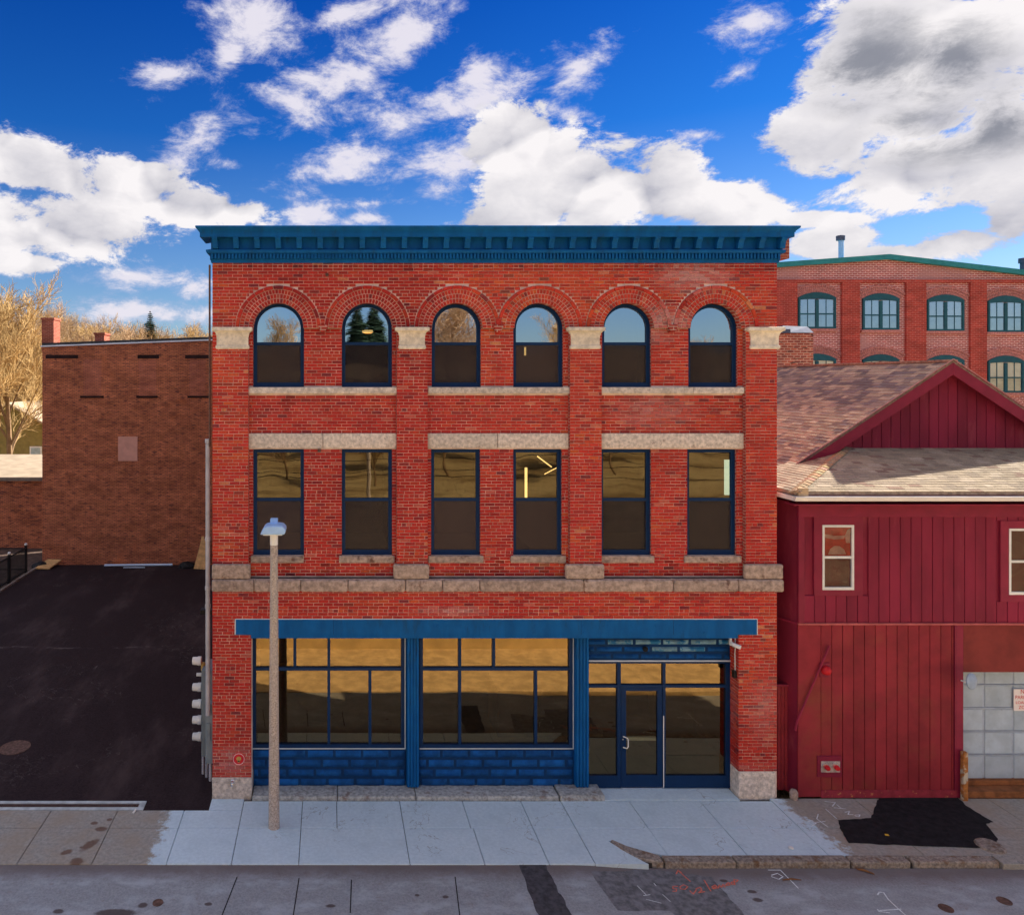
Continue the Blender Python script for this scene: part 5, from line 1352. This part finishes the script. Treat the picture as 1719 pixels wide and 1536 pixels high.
# ------------------------------------------------------------------ the dark warehouse beyond the parking lot
WY = 20.3; wx = lambda px: PX(px, WY); wz = lambda py: PZ(py, WY)
wh = thing('brick_warehouse', 'tall dark brown brick warehouse wall closing the parking lot', 'building', (wx(220), WY, 0))
W0, W1 = wx(71), wx(480); tz = lambda x: wz(583) + (x - W0)*(wz(572.5)-wz(583))/(wx(350)-W0)
MB().prism_y([(W0, -.1), (W1, -.1), (W1, tz(W1)), (W0, tz(W0))], WY, WY+3.2).build('wall', M['warehouse'], wh)
MB().prism_y([(W0-.06, tz(W0)), (W1, tz(W1)), (W1, tz(W1)+.07), (W0-.06, tz(W0)+.07)], WY-.09, WY+3.3).build('coping', M['coping'], wh, bevel=.01)
MB().prism_y([(W0-.04, tz(W0)+.07), (W1, tz(W1)+.07), (W1, tz(W1)+.2), (W0-.04, tz(W0)+.2)], WY+.05, WY+3.2).build('roof_edge', M['roof_tar'], wh)
for a, b, t_, bt in ((77, 131, 596, 602), (231, 267, 596, 602), (311, 352, 596, 602)): MB().box(wx(a), wx(b), WY-.035, WY+.02, wz(bt), wz(t_)).build('lintel', M['warehouse_dark'], wh)
for a, b in ((135, 174), (229, 265), (315, 352)): MB().box(wx(a), wx(b), WY-.05, WY+.02, wz(668), wz(664.5)).build('sill', M['warehouse_dark'], wh)
for a, b, t_, bt in ((140, 170, 603, 664.5), (233, 262, 603, 664.5), (318, 345, 603, 664.5)): MB().box(wx(a), wx(b), WY-.004, WY+.02, wz(bt), wz(t_)).build('bricked_window', brickmat('infill_brick', (0.58, 0.19, 0.10), (0.42, 0.13, 0.08), (0.20, 0.09, 0.07), 0.01, dirt=.3) if a == 140 else bpy.data.materials['infill_brick'], wh)
MB().box(wx(198.5), wx(231), WY-.03, WY+.02, wz(774), wz(733)).build('infill_panel', M['panel_tan'], wh, bevel=.01)
for a, b, t_, d in ((70, 90, 537, .3), (159, 175, 562, 1.2)):
    y0 = WY + d; c = MB().box(PX(a, y0), PX(b, y0), y0, y0+.9, wz(590), PZ(t_, y0)).build('chimney', M['chimney'], wh)
    MB().box(PX(a, y0)-.04, PX(b, y0)+.04, y0-.04, y0+.94, PZ(t_, y0), PZ(t_, y0)+.1).build('chimney_cap', M['chimney'], c)
# lower wing on its left
AY = 24.0; wing = thing('brick_outbuilding', 'low dark brick wing with pale roof left of the warehouse', 'building', (wx(0), AY, 0))
MB().box(PX(-140, AY), wx(71)+.3, AY, AY+6, -.1, PZ(801, AY)).build('wall', M['warehouse'], wing)
z1 = PZ(800, AY); MB().prism([(PX(-150, AY), AY-.25, z1), (wx(71)+.25, AY-.25, z1), (wx(71)+.25, AY+6, z1+.6), (PX(-150, AY), AY+6, z1+.6)], (0, 0, -.12)).build('roof', M['roof_snow'], wing)
MB().box(PX(-150, AY), wx(71)+.25, AY-.3, AY-.2, z1-.2, z1-.02).build('eave_board', pm('grey_eave', (0.2, 0.16, 0.13), .8, .2, 3), wing)

# fence along the lot
fence = thing('picket_fence', 'black metal picket fence on the left edge of the parking lot', 'fence', (-14.05, 17, 0))
fxw = -14.05; fh = 1.22
for y in (13.6, 16.9, 18.7): 
    p = MB().box(fxw-.05, fxw+.05, y-.05, y+.05, -.1, fh+.08).build('post', M['black'], fence)
    MB().lathe([(0.06, 0), (0.07, .04), (0.05, .09), (0, .1)], (fxw, y, fh+.08), sides=10).build('finial', M['white'], p)
for z in (0.12, fh-.08): MB().box(fxw-.02, fxw+.02, 13.6, 18.7, z, z+.04).build('rail', M['black'], fence)
m = MB(); y = 13.72
while y < 18.65: m.box(fxw-.011, fxw+.011, y-.011, y+.011, .04, fh); y += .11
m.build('picket', M['black'], fence, kind='stuff')
fence2 = thing('cross_fence', 'short black fence run turning left behind the picket fence', 'fence', (-15.5, 18.75, 0))
for x in (-16.9, -15.5): MB().box(x-.04, x+.04, 18.7, 18.78, -.1, 1.25).build('post', M['black'], fence2)
for z in (.15, 1.12): MB().box(-17.6, -14.1, 18.72, 18.76, z, z+.04).build('rail', M['black'], fence2)
tag(MB().prism([(-13.9, 19.4, 0.02), (-13.2, 19.3, 0.02), (-12.9, 20.1, 0.25), (-13.6, 20.2, .25)], (0, 0, .05)).build('plywood_sheet', M['wood']), 'pale plywood offcut lying beside the warehouse corner', 'board')

# odds and ends in the lot
def gpt(px, py, z=0): x, y = GP(px, py); return (x, y, z)
tag(MB().tube([(wx(179), WY-.35, .06), (wx(291), WY-.22, .06)], 0.055, 8).build('pipe', pm('pale_pvc', (0.55, 0.68, 0.85), .4, .05)), 'long pale pipe lying along the foot of the warehouse wall', 'pipe')
tag(MB().tube([(wx(214), WY-.72, .04), (wx(249), WY-.68, .04)], 0.035, 8).build('pipe', pm('grey_pvc_short', (0.40, 0.48, 0.58), .4, .05)), 'short grey pipe lying in front of the long pale one', 'pipe')
for px, lab in ((75, 'black lump of tarp at the left corner of the warehouse wall'), (317, 'black lump of tarp near the leaning boards')):
    bm = bmesh.new(); bmesh.ops.create_icosphere(bm, subdivisions=3, radius=1)
    for v in bm.verts:
        k = 1 + .28*noise.noise(v.co*2.2 + Vector((px, 0, 0))); v.co = Vector((v.co.x*.42*k, v.co.y*.3*k, max(-.02, v.co.z*.26*k)))
    me = bpy.data.meshes.new('tarp_heap'); bm.to_mesh(me); bm.free(); me.materials.append(M['black'])
    o = bpy.data.objects.new('tarp_heap', me); COL.objects.link(o); o.location = (wx(px), WY-.45, 0.0); tag(o, lab, 'tarp')
bd = thing('leaning_boards', 'raw timber boards leaning against the wall behind the grey downpipe', 'boards', (wx(337), WY-.6, 0))
for k, (px, tilt, h) in enumerate(((330, .25, 1.25), (335, .12, 1.4), (340, .05, 1.3), (345, .02, 1.2))):
    x = wx(px); MB().prism([(x, WY-.75-.03*k, 0), (x+.13, WY-.75-.03*k, 0), (x+.13+tilt, WY-.08-.05*k, h), (x+tilt, WY-.08-.05*k, h)], (0, -.04, 0)).build('board', M['wood'], bd)
x, y = GP(25, 1254); mh = MB().lathe([(0.36, 0), (0.36, .012), (0.31, .013), (0.30, .006), (0.0, .008)], (x, y, -.011), sides=36)
tag(mh.build('manhole_cover', M['iron']), 'round rusty manhole cover in the dark parking lot', 'manhole cover')
dr = thing('trench_drain', 'long slotted drain in a pale concrete frame at the lot edge', 'drain', (-6.5, -.3, 0))
MB().box(-11, PX(243, -.3), -.46, -.36, -.1, .006).build('frame', M['sidewalk_pale'] if 'sidewalk_pale' in M else pm('pale_drain_frame', (0.44, 0.48, 0.50), .9, .2, 6, .3, 40), dr)
MB().box(-11, PX(243, -.3), -.22, -.13, -.1, .006).build('frame', bpy.data.materials['pale_drain_frame'], dr); MB().box(PX(233, -.3), PX(243, -.3), -.36, -.22, -.1, .004).build('frame', bpy.data.materials['pale_drain_frame'], dr)
MB().box(-11, PX(233, -.3), -.36, -.22, -.1, -.03).build('channel', M['black'], dr)
m = MB(); x = -10.9
while x < PX(232, -.3): m.box(x, x+.02, -.355, -.225, -.028, -.004); x += .045
m.build('grate', M['iron'], dr, kind='stuff')
x, y = GP(223, 1366); tag(MB().tube([(x, y, .012), (x+.03, y+.12, .03)], .022, 8).build('plastic_stub', M['white']), 'small white plastic stub beside the drain end', 'plastic')
for px, py, lab in ((1588, 1514, 'round rusty valve cover left of the pair on the street'), (1686, 1502, 'round rusty valve cover right of the pair on the street')):
    x, y = GP(px, py); tag(MB().lathe([(0.11, 0), (0.11, .008), (0.085, .009), (0.08, .004), (0, .005)], (x, y, road_z(x)+.001), sides=24).build('valve_cover', M['iron']), lab, 'valve cover')
x, y = GP(265, 1513); tag(MB().lathe([(0.09, 0), (0.09, .008), (0.07, .009), (0.065, .004), (0, .005)], (x, y, road_z(x)+.001), sides=24).build('valve_cover', M['iron']), 'round rusty valve cover on the street below the lamp post', 'valve cover')
def stick(px0, py0, px1, py1, lab, r=.015):
    a, b = GP(px0, py0), GP(px1, py1); tag(MB().tube([(a[0], a[1], road_z(a[0])+r), ((a[0]+b[0])/2, (a[1]+b[1])/2+.02, road_z(a[0])+r*1.4), (b[0], b[1], road_z(b[0])+r)], [r*.7, r, r*.5], 5).build('stick', M['stick']), lab, 'stick')
stick(1438, 1450, 1468, 1459, 'brown dead stick on the street near the kerb joint', .02); stick(1314, 1468, 1345, 1468, 'reddish dead stick lying on the white street marking')
x, y = GP(1488.5, 1402); tag(MB().prism([(x-.04, y-.02, .012), (x+.03, y-.03, .012), (x+.04, y+.02, .012), (x-.02, y+.03, .012)], (0, 0, .006)).build('scrap', M['litter_yellow']), 'tiny yellow scrap on the black asphalt patch', 'litter')
x, y = GP(1328, 1424); tag(MB().lathe([(0.05, 0), (0.045, .012), (0.0, .015)], (x, y, .014), sides=12).build('scrap', M['white']), 'small white scrap on the kerb stone', 'litter')

# street lamp
x, y = GP(460, 1388); lamp = thing('street_lamp', 'tall speckled concrete lamp post with pale blue lamp head on the sidewalk', 'street lamp', (x, y, 0))
s_ = F/(D+y); ztop = H + (CY-914)/s_
MB().tube([(x, y, -.1), (x, y, ztop*.3), (x, y, ztop*.65), (x, y, ztop)], [.112, .100, .088, .076], 20).build('post', M['pole_concrete'], lamp, smooth=True)
MB().tube([(x, y, ztop-.005), (x, y, ztop+.30)], .079, 16).build('sleeve', M['white'], lamp, smooth=True)
MB().lathe([(0.22, -.02), (0.26, 0), (0.18, .03), (0, .035)], (x-.02, y, .004), sides=5).build('base_stain', M['rust_brown'], lamp) if False else None
MB().box(x-.06, x+.06, y-.118, y-.09, .55, .85).build('access_hatch', M['pole_concrete'], lamp, bevel=.006)
z0 = H + (CY-893)/s_; hw = .27
pr = [(x + (a-x)*.86, z0 + (b-z0)*.85) for a, b in [(x-.30, z0), (x+.26, z0), (x+.285, z0+.06), (x+.28, z0+.13), (x+.22, z0+.20), (x+.1, z0+.215), (x-.12, z0+.205), (x-.2, z0+.18), (x-.25, z0+.09)]]
MB().prism_y(pr, y-.30, y+.12).build('lamp_head', M['lamp_paint'], lamp, bevel=.03, smooth=True, segs=3)
MB().box(x-.075, x+.075, y-.05, y+.10, z0+.17, z0+.27).build('lamp_bracket', M['lamp_paint'], lamp, bevel=.015)
MB().box(x-.2, x+.18, y-.26, y-.02, z0-.02, z0+.004).build('lens', M['white'], lamp, bevel=.01)

# fittings on the brick building
dp = thing('downpipe', 'grey downpipe on the left corner of the brick building', 'pipe', (PX(349, .15), .15, 1.7))
x = PX(349, .15); MB().tube([(x, .15, PZ(1200, .15)), (x, .15, PZ(745, .15))], .052, 14).build('pipe', M['grey_pipe'], dp, smooth=True)
MB().tube([(PX(352, .1), .1, PZ(750, .1)), (PX(352, .1), .1, PZ(445, .1))], .022, 8).build('upper_pipe', M['iron'], dp, smooth=True)
for py in (744, 908, 990, 1021): MB().lathe([(.06, 0), (.064, .02), (.064, .07), (.06, .09)], (x, .15, PZ(py, .15)), sides=14).build('coupling', M['grey_pipe'], dp, smooth=True)
mb_ = thing('meter_bank', 'grey electric meter cabinets with white meters on the left side wall', 'meter bank', (-2.75, .7, .6))
zz = lambda py, Y: PZ(py, Y)
MB().box(PX(345, .25), XL-.012, .25, .45, zz(1280, .3), zz(1181, .3)).build('cabinet', M['grey_box'], mb_, bevel=.006)
MB().box(PX(347, .24), PX(353, .24), .225, .25, zz(1240, .3), zz(1211, .3)).build('cabinet_door', M['grey_box'], mb_, bevel=.004)
MB().box(PX(338, .9), XL-.012, .9, 1.6, zz(1270, .9), zz(1125, .9)).build('cabinet', M['grey_box'], mb_, bevel=.006)
for py in (1109, 1153, 1181, 1208, 1236): MB().lathe([(.10, 0), (.10, .07), (.088, .10), (.086, .19), (.075, .2), (0, .2)], (PX(338, 1.2) if py > 1110 else PX(338, 1.2), 1.2, zz(py, 1.2)), (-1,0,0), 18).build('meter', M['white'], mb_, smooth=True)
MB().tube([(PX(338, 1.2)+.0, 1.2, zz(1132, 1.2)), (PX(330, 1.2), 1.2, zz(1132, 1.2))], .04, 10).build('meter_stub', M['white'], mb_)
MB().tube([(PX(341, 1.2), 1.2, zz(1112, 1.2)), (PX(341, 1.2), 1.2, zz(1125, 1.2))], .05, 8).build('regulator', M['gold'], mb_)
for px, Yc, b in ((341, 1.0, 1303), (347, .6, 1304), (353, .35, 1310)): MB().tube([(PX(px, Yc), Yc, zz(1268, Yc)), (PX(px, Yc), Yc, zz(b, Yc))], .032, 8).build('conduit', M['grey_pipe'], mb_, smooth=True)
tag(MB().box(PX(336, 1), XL-.012, 1, 1.2, zz(1032, 1), zz(1024, 1)).build('wall_light', M['black'], bevel=.01), 'small black wall light behind the grey downpipe', 'wall light')
pl = thing('fire_plaque', 'round red plaque with a gold emblem on the left pier', 'plaque', (PX(401), -.02, PZ(1273)))
c = (PX(401), -.004, PZ(1273)); MB().lathe([(0.135, 0), (0.135, .012), (0.128, .018), (0, .018)], c, (0,-1,0), 32).build('disc', M['sign_red'], pl, smooth=True)
MB().lathe([(0.122, 0), (0.122, .003), (0.112, .003), (0.112, 0)], (c[0], -.021, c[2]), (0,-1,0), 32).build('ring', M['white'], pl)
hp = [(-.055, -.01), (-.05, .025), (-.03, .05), (0, .058), (.03, .05), (.05, .025), (.055, -.01), (.03, -.02), (.022, -.07), (-.022, -.07), (-.03, -.02)]
MB().prism_y([(c[0]+a, c[2]+b) for a, b in hp], -.030, -.020).build('emblem', M['gold'], pl, bevel=.003)
MB().box(c[0]-.02, c[0]+.02, -.033, -.029, c[2]-.05, c[2]-.025).build('emblem_mark', M['black'], pl)
hb = thing('hose_tap', 'small chrome hose tap on the left granite pier foot', 'tap', (PX(390), -.03, PZ(1313)))
MB().lathe([(.045, 0), (.048, .015), (.03, .03), (.025, .07), (0, .075)], (PX(391), -.032, PZ(1309)), (0,-1,-.2), 14).build('body', M['chrome'], hb, smooth=True)
MB().tube([(PX(391), -.08, PZ(1309)), (PX(390.5), -.10, PZ(1313)), (PX(390), -.10, PZ(1316))], .018, 8).build('spout', M['chrome'], hb)
sc_ = thing('security_camera', 'small white security camera at the top of the right pier', 'camera', (PX(1235), -.02, PZ(1086)))
MB().tube([(PX(1231), .10, PZ(1080)), (PX(1231), .0, PZ(1082)), (PX(1239), -.10, PZ(1084))], [.03, .042, .045], 12).build('body', M['white'], sc_, smooth=True)
MB().box(PX(1228.5), PX(1231), .06, .12, PZ(1085), PZ(1072)).build('bracket', M['white'], sc_)
yc = .10; tag(MB().tube([(P2-.02, yc, PZ(1072)), (P2-.02, yc, PZ(1090)), (P2-.015, yc+.02, PZ(1100)), (P2-.02, yc, PZ(1130))], .009, 6).build('conduit', M['white']), 'thin white cable conduit inside the right pier reveal', 'conduit')
tag(MB().box(P2-.07, P2-.008, yc-.05, yc+.05, PZ(1140), PZ(1128)).build('junction_box', M['black'], bevel=.006), 'small black junction box inside the right pier reveal', 'junction box')
x, z = sx(1081), sz(1087); dc = thing('dome_camera', 'small black dome camera on the blue blocks above the entrance', 'camera', (x, Y, z))
MB().lathe([(.06, 0), (.06, .03), (.05, .05), (.03, .075), (0, .082)], (x, REC-.05, z), (0,-1,-.3), 16).build('dome', M['black'], dc, smooth=True)
for px, py, lab in ((549, 462, 'small rusty wall bracket high on the facade between first arches'), (536, 757, 'small rusty hook under the left stone lintel')):
    o = MB().box(PX(px)-.035, PX(px)+.035, -.06 if py < 600 else .02, .09, PZ(py)-.03, PZ(py)+.035); tag(o.build('wall_bracket', M['iron'], bevel=.01), lab, 'bracket')

# ------------------------------------------------------------------ trees and far houses
def bare_tree_mesh(seed, hgt, spread, mat_twig, dens=1.0):
    r = random.Random(seed); tr, tw = MB(), MB()
    def grow(p, d, L, rad, lvl):
        n = 4 if lvl < 2 else 2; pts = [p.copy()]; q = p.copy(); dd = d.copy()
        for k in range(n):
            dd = (dd + Vector((r.uniform(-1, 1), r.uniform(-1, 1), r.uniform(-.35, .8)))*(.16 if lvl < 2 else .28)).normalized()
            q = q + dd*(L/n); pts.append(q.copy())
        rr = [rad*(1 - .72*k/n) for k in range(n+1)]
        (tr if lvl < 2 else tw).tube(pts, rr, 6 if lvl == 0 else (4 if lvl < 2 else 3), cap=False)
        if lvl >= 4: return
        kids = (11, 7, 6, 4)[lvl]; kids = max(2, int(kids*dens))
        for k in range(kids):
            t = (.28 if lvl == 0 else .2) + (1.0 - (.28 if lvl == 0 else .2))*(k + r.random())/kids
            i = min(n-1, int(t*n)); f = t*n - i; o = pts[i].lerp(pts[i+1], f)
            a = r.uniform(0, 2*math.pi); base = (pts[i+1]-pts[i]).normalized(); u = base.orthogonal().normalized(); v = base.cross(u)
            ang = r.uniform(.5, .95)*spread; nd = (base*math.cos(ang) + (u*math.cos(a) + v*math.sin(a))*math.sin(ang) + Vector((0, 0, .18))).normalized()
            grow(o, nd, L*r.uniform(.42, .62)*(1.0 if lvl else (1.1 - .45*t)), max(rr[i]*.5, .018), lvl+1)
    grow(Vector((0, 0, -.3)), Vector((0, 0, 1)), hgt*.72, hgt*.017, 0)
    return tr.mesh('trunk', M['tree_bark'], (0,0,0)), tw.mesh('crown', mat_twig, (0,0,0))
kinds = [bare_tree_mesh(3, 13, 1.0, M['twig_gold'], 1.3), bare_tree_mesh(11, 14, .85, M['twig_gold'], 1.3), bare_tree_mesh(23, 13, .95, M['twig_brown'], 1.4), bare_tree_mesh(31, 12, 1.05, M['twig_brown'], 1.4)]
def bare_tree(kind, x, y, s, rot, label, group, z=None):
    t = thing('bare_tree', label, 'tree', (x, y, terrain(x, y) if z is None else z), group)
    for nm, me in zip(('trunk', 'crown'), kinds[kind]):
        o = bpy.data.objects.new(nm, me); COL.objects.link(o); o.parent = t
    t.rotation_euler = (0, 0, rot); t.scale = (s, s, s); return t
def at(px, depth): return ((px - CX)*depth/F, depth - D)
big = [(-60, 52, 1.25, 0, 'golden bare tree cut by the left picture edge, largest of its row'), (18, 58, 1.2, 1, 'golden bare tree behind the low brick wing'), (62, 70, 1.05, 0, 'golden bare tree just left of the warehouse chimney'), (-12, 74, 1.35, 1, 'tall golden bare tree behind the others at the far left'), (40, 86, 1.1, 0, 'smaller golden bare tree behind the warehouse corner')]
for k, (px, dep, s, kd, lab) in enumerate(big):
    x, y = at(px, dep); bare_tree(kd, x, y, s, k*1.7, lab, 'golden bare trees at the left')
r = random.Random(5)
for k in range(52):
    px = -80 + k*9.6 + r.uniform(-4, 4); dep = r.uniform(85, 150); x, y = at(px, dep)
    top = H + (CY - (r.uniform(540, 575) + (-14 if px < 130 else 0)))/F*dep; sc = (top - terrain(x, y))/12.5
    bare_tree(2 + k % 2 if k % 5 else k % 2, x, y, sc, r.uniform(0, 6.28), 'russet bare tree in the far wood above the warehouse roof', 'bare trees of the far wood')
def fir_mesh(seed, h, w):
    rr = random.Random(seed); m = MB(); n = 40
    for k in range(n):
        t = k/n; z = h*(.06 + .94*t); L = w*(1-t)**.85*rr.uniform(.8, 1.15); c = 16 if t < .7 else 11
        for j in range(c):
            a = 2*math.pi*j/c + rr.uniform(-.3, .3) + k*.7; l2 = L*rr.uniform(.7, 1.15); d = Vector((math.cos(a), math.sin(a), 0)); s = Vector((-d.y, d.x, 0))
            o = Vector((0, 0, z)); tip = o + d*l2 + Vector((0, 0, -.22*l2 - .1))
            for q in range(5):
                f0 = q/5; b0 = o.lerp(tip, f0); wd = .55*l2*(1-f0*.8)*rr.uniform(.7, 1.2)
                for sg_ in (-1, 1):
                    e = b0 + s*sg_*wd + d*wd*.8 + Vector((0, 0, -.15*wd + rr.uniform(-.1, .1)))
                    m.v += [tuple(b0), tuple(b0.lerp(tip, .28)), tuple(e)]; i = len(m.v); m.f.append((i-3, i-2, i-1)); m.c.append(None)
    tk = MB().tube([(0, 0, -.3), (0, 0, h*.5), (0, 0, h)], [w*.07, w*.045, .01], 6)
    return tk.mesh('trunk', M['tree_bark'], (0,0,0)), m.mesh('crown', M['fir'], (0,0,0))
firm = fir_mesh(4, 11, 4.0)
def fir(x, y, s, rot, lab, group=None, z=None):
    t = thing('fir_tree', lab, 'tree', (x, y, terrain(x, y) if z is None else z), group)
    for nm, me in zip(('trunk', 'crown'), firm):
        o = bpy.data.objects.new(nm, me); COL.objects.link(o); o.parent = t
    t.scale = (s, s, s); t.rotation_euler = (0, 0, rot)
x, y = at(252, 112); zt0 = H + (CY-520)/F*112; s = 1.15; fir(x, y, s, .4, 'single dark green fir standing above the warehouse roof', None, zt0 - 11*s)
# the slope across the street, mirrored in the windows
for k, (x, y, s) in enumerate(((-9, -42, .42), (-4.2, -52, .5), (4, -38, .35), (9.6, -40, .85), (13, -46, .45), (21, -50, .5), (-18, -55, .5), (28, -44, .5), (24, -62, .55), (8, -34, .3), (17, -33, .32), (-2.6, -27, .34), (2.6, -25, .3), (6.9, -27, .36), (10.6, -30, .3), (16.5, -27, .34), (19.5, -29, .32), (1.0, -31, .3), (13.6, -26, .26))):
    bare_tree(k % 4, x, y, s, k*2.1, 'bare tree on the slope across the street', 'bare trees across the street')
for k, (x, y, s) in enumerate(((-2.5, -68, .5), (3.2, -66, .72), (5.4, -70, .75), (-14, -70, .6), (14.5, -75, .4))):
    fir(x, y, s, k*1.3, 'fir on the slope across the street', 'firs across the street')
for k, (y, z, sag) in enumerate(((-18, 5.9, .5), (-18.6, 5.2, .6), (-19.4, 4.5, .4))):
    tag(MB().tube([(-40 + 10*q, y, z - sag*(1 - ((q-4)/4.0)**2) + .25*math.sin(q*1.3 + k)) for q in range(9)], .016, 5, cap=False).build('utility_wire', M['black']), ('top', 'middle', 'lowest')[k] + ' utility wire across the street, seen only as a reflection in the windows', 'wire')
pole = thing('utility_pole', 'weathered utility pole across the street, seen only as a reflection', 'pole', (1.95, -20, 2))
MB().tube([(1.95, -20, 1.5), (1.95, -20, 6.6)], [.11, .08], 10).build('shaft', M['pole_concrete'], pole)
MB().box(1.15, 2.75, -20.06, -19.94, 6.1, 6.22).build('crossarm', M['wood'], pole)
def small_house(name, lab, x, y, w, d, h, rise, wall, roofm, win=True):
    z = terrain(x, y); t = thing(name, lab, 'house', (x, y, z))
    MB().prism_y([(x-w/2, z-.5), (x+w/2, z-.5), (x+w/2, z+h), (x, z+h+rise), (x-w/2, z+h)], y, y+d).build('wall', wall, t)
    o = .35; MB().prism_y([(x-w/2-o, z+h-o*rise/(w/2)), (x, z+h+rise+.02), (x+w/2+o, z+h-o*rise/(w/2)), (x+w/2+o, z+h+.18-o*rise/(w/2)), (x, z+h+rise+.2), (x-w/2-o, z+h+.18-o*rise/(w/2))], y-.4, y+d+.4).build('roof', roofm, t)
    if win:
        for q in (-.28, .28):
            m = MB().box(x+q*w-.5, x+q*w+.5, y-.06, y+.02, z+h*.45, z+h*.45+1.5).build('window', M['white'], t)
            MB().box(x+q*w-.38, x+q*w+.38, y-.08, y-.05, z+h*.45+.12, z+h*.45+1.38).build('pane', M['blind_low'], m)
x, y = at(15, 62); small_house('olive_house', 'olive clapboard house with white window behind the golden trees', x, y, 8, 8, 5.0, 2.2, M['olive_wall'], M['roof_snow'])
x, y = at(45, 112); small_house('white_house', 'white gabled house far off among the golden trees', x, y, 8, 8, 5.5, 3.0, M['white_wall'], M['roof_snow'])
x, y = at(115, 135); small_house('distant_house', 'small pale house peeping over the warehouse roof at left', x, y, 8, 8, 6.5, 2.4, M['white_wall'], M['roof_snow'])
x, y = at(293, 150); small_house('distant_house', 'small pale house peeping over the warehouse roof at right', x, y, 7, 8, 6.8, 3.0, M['white_wall'], M['roof_snow'])
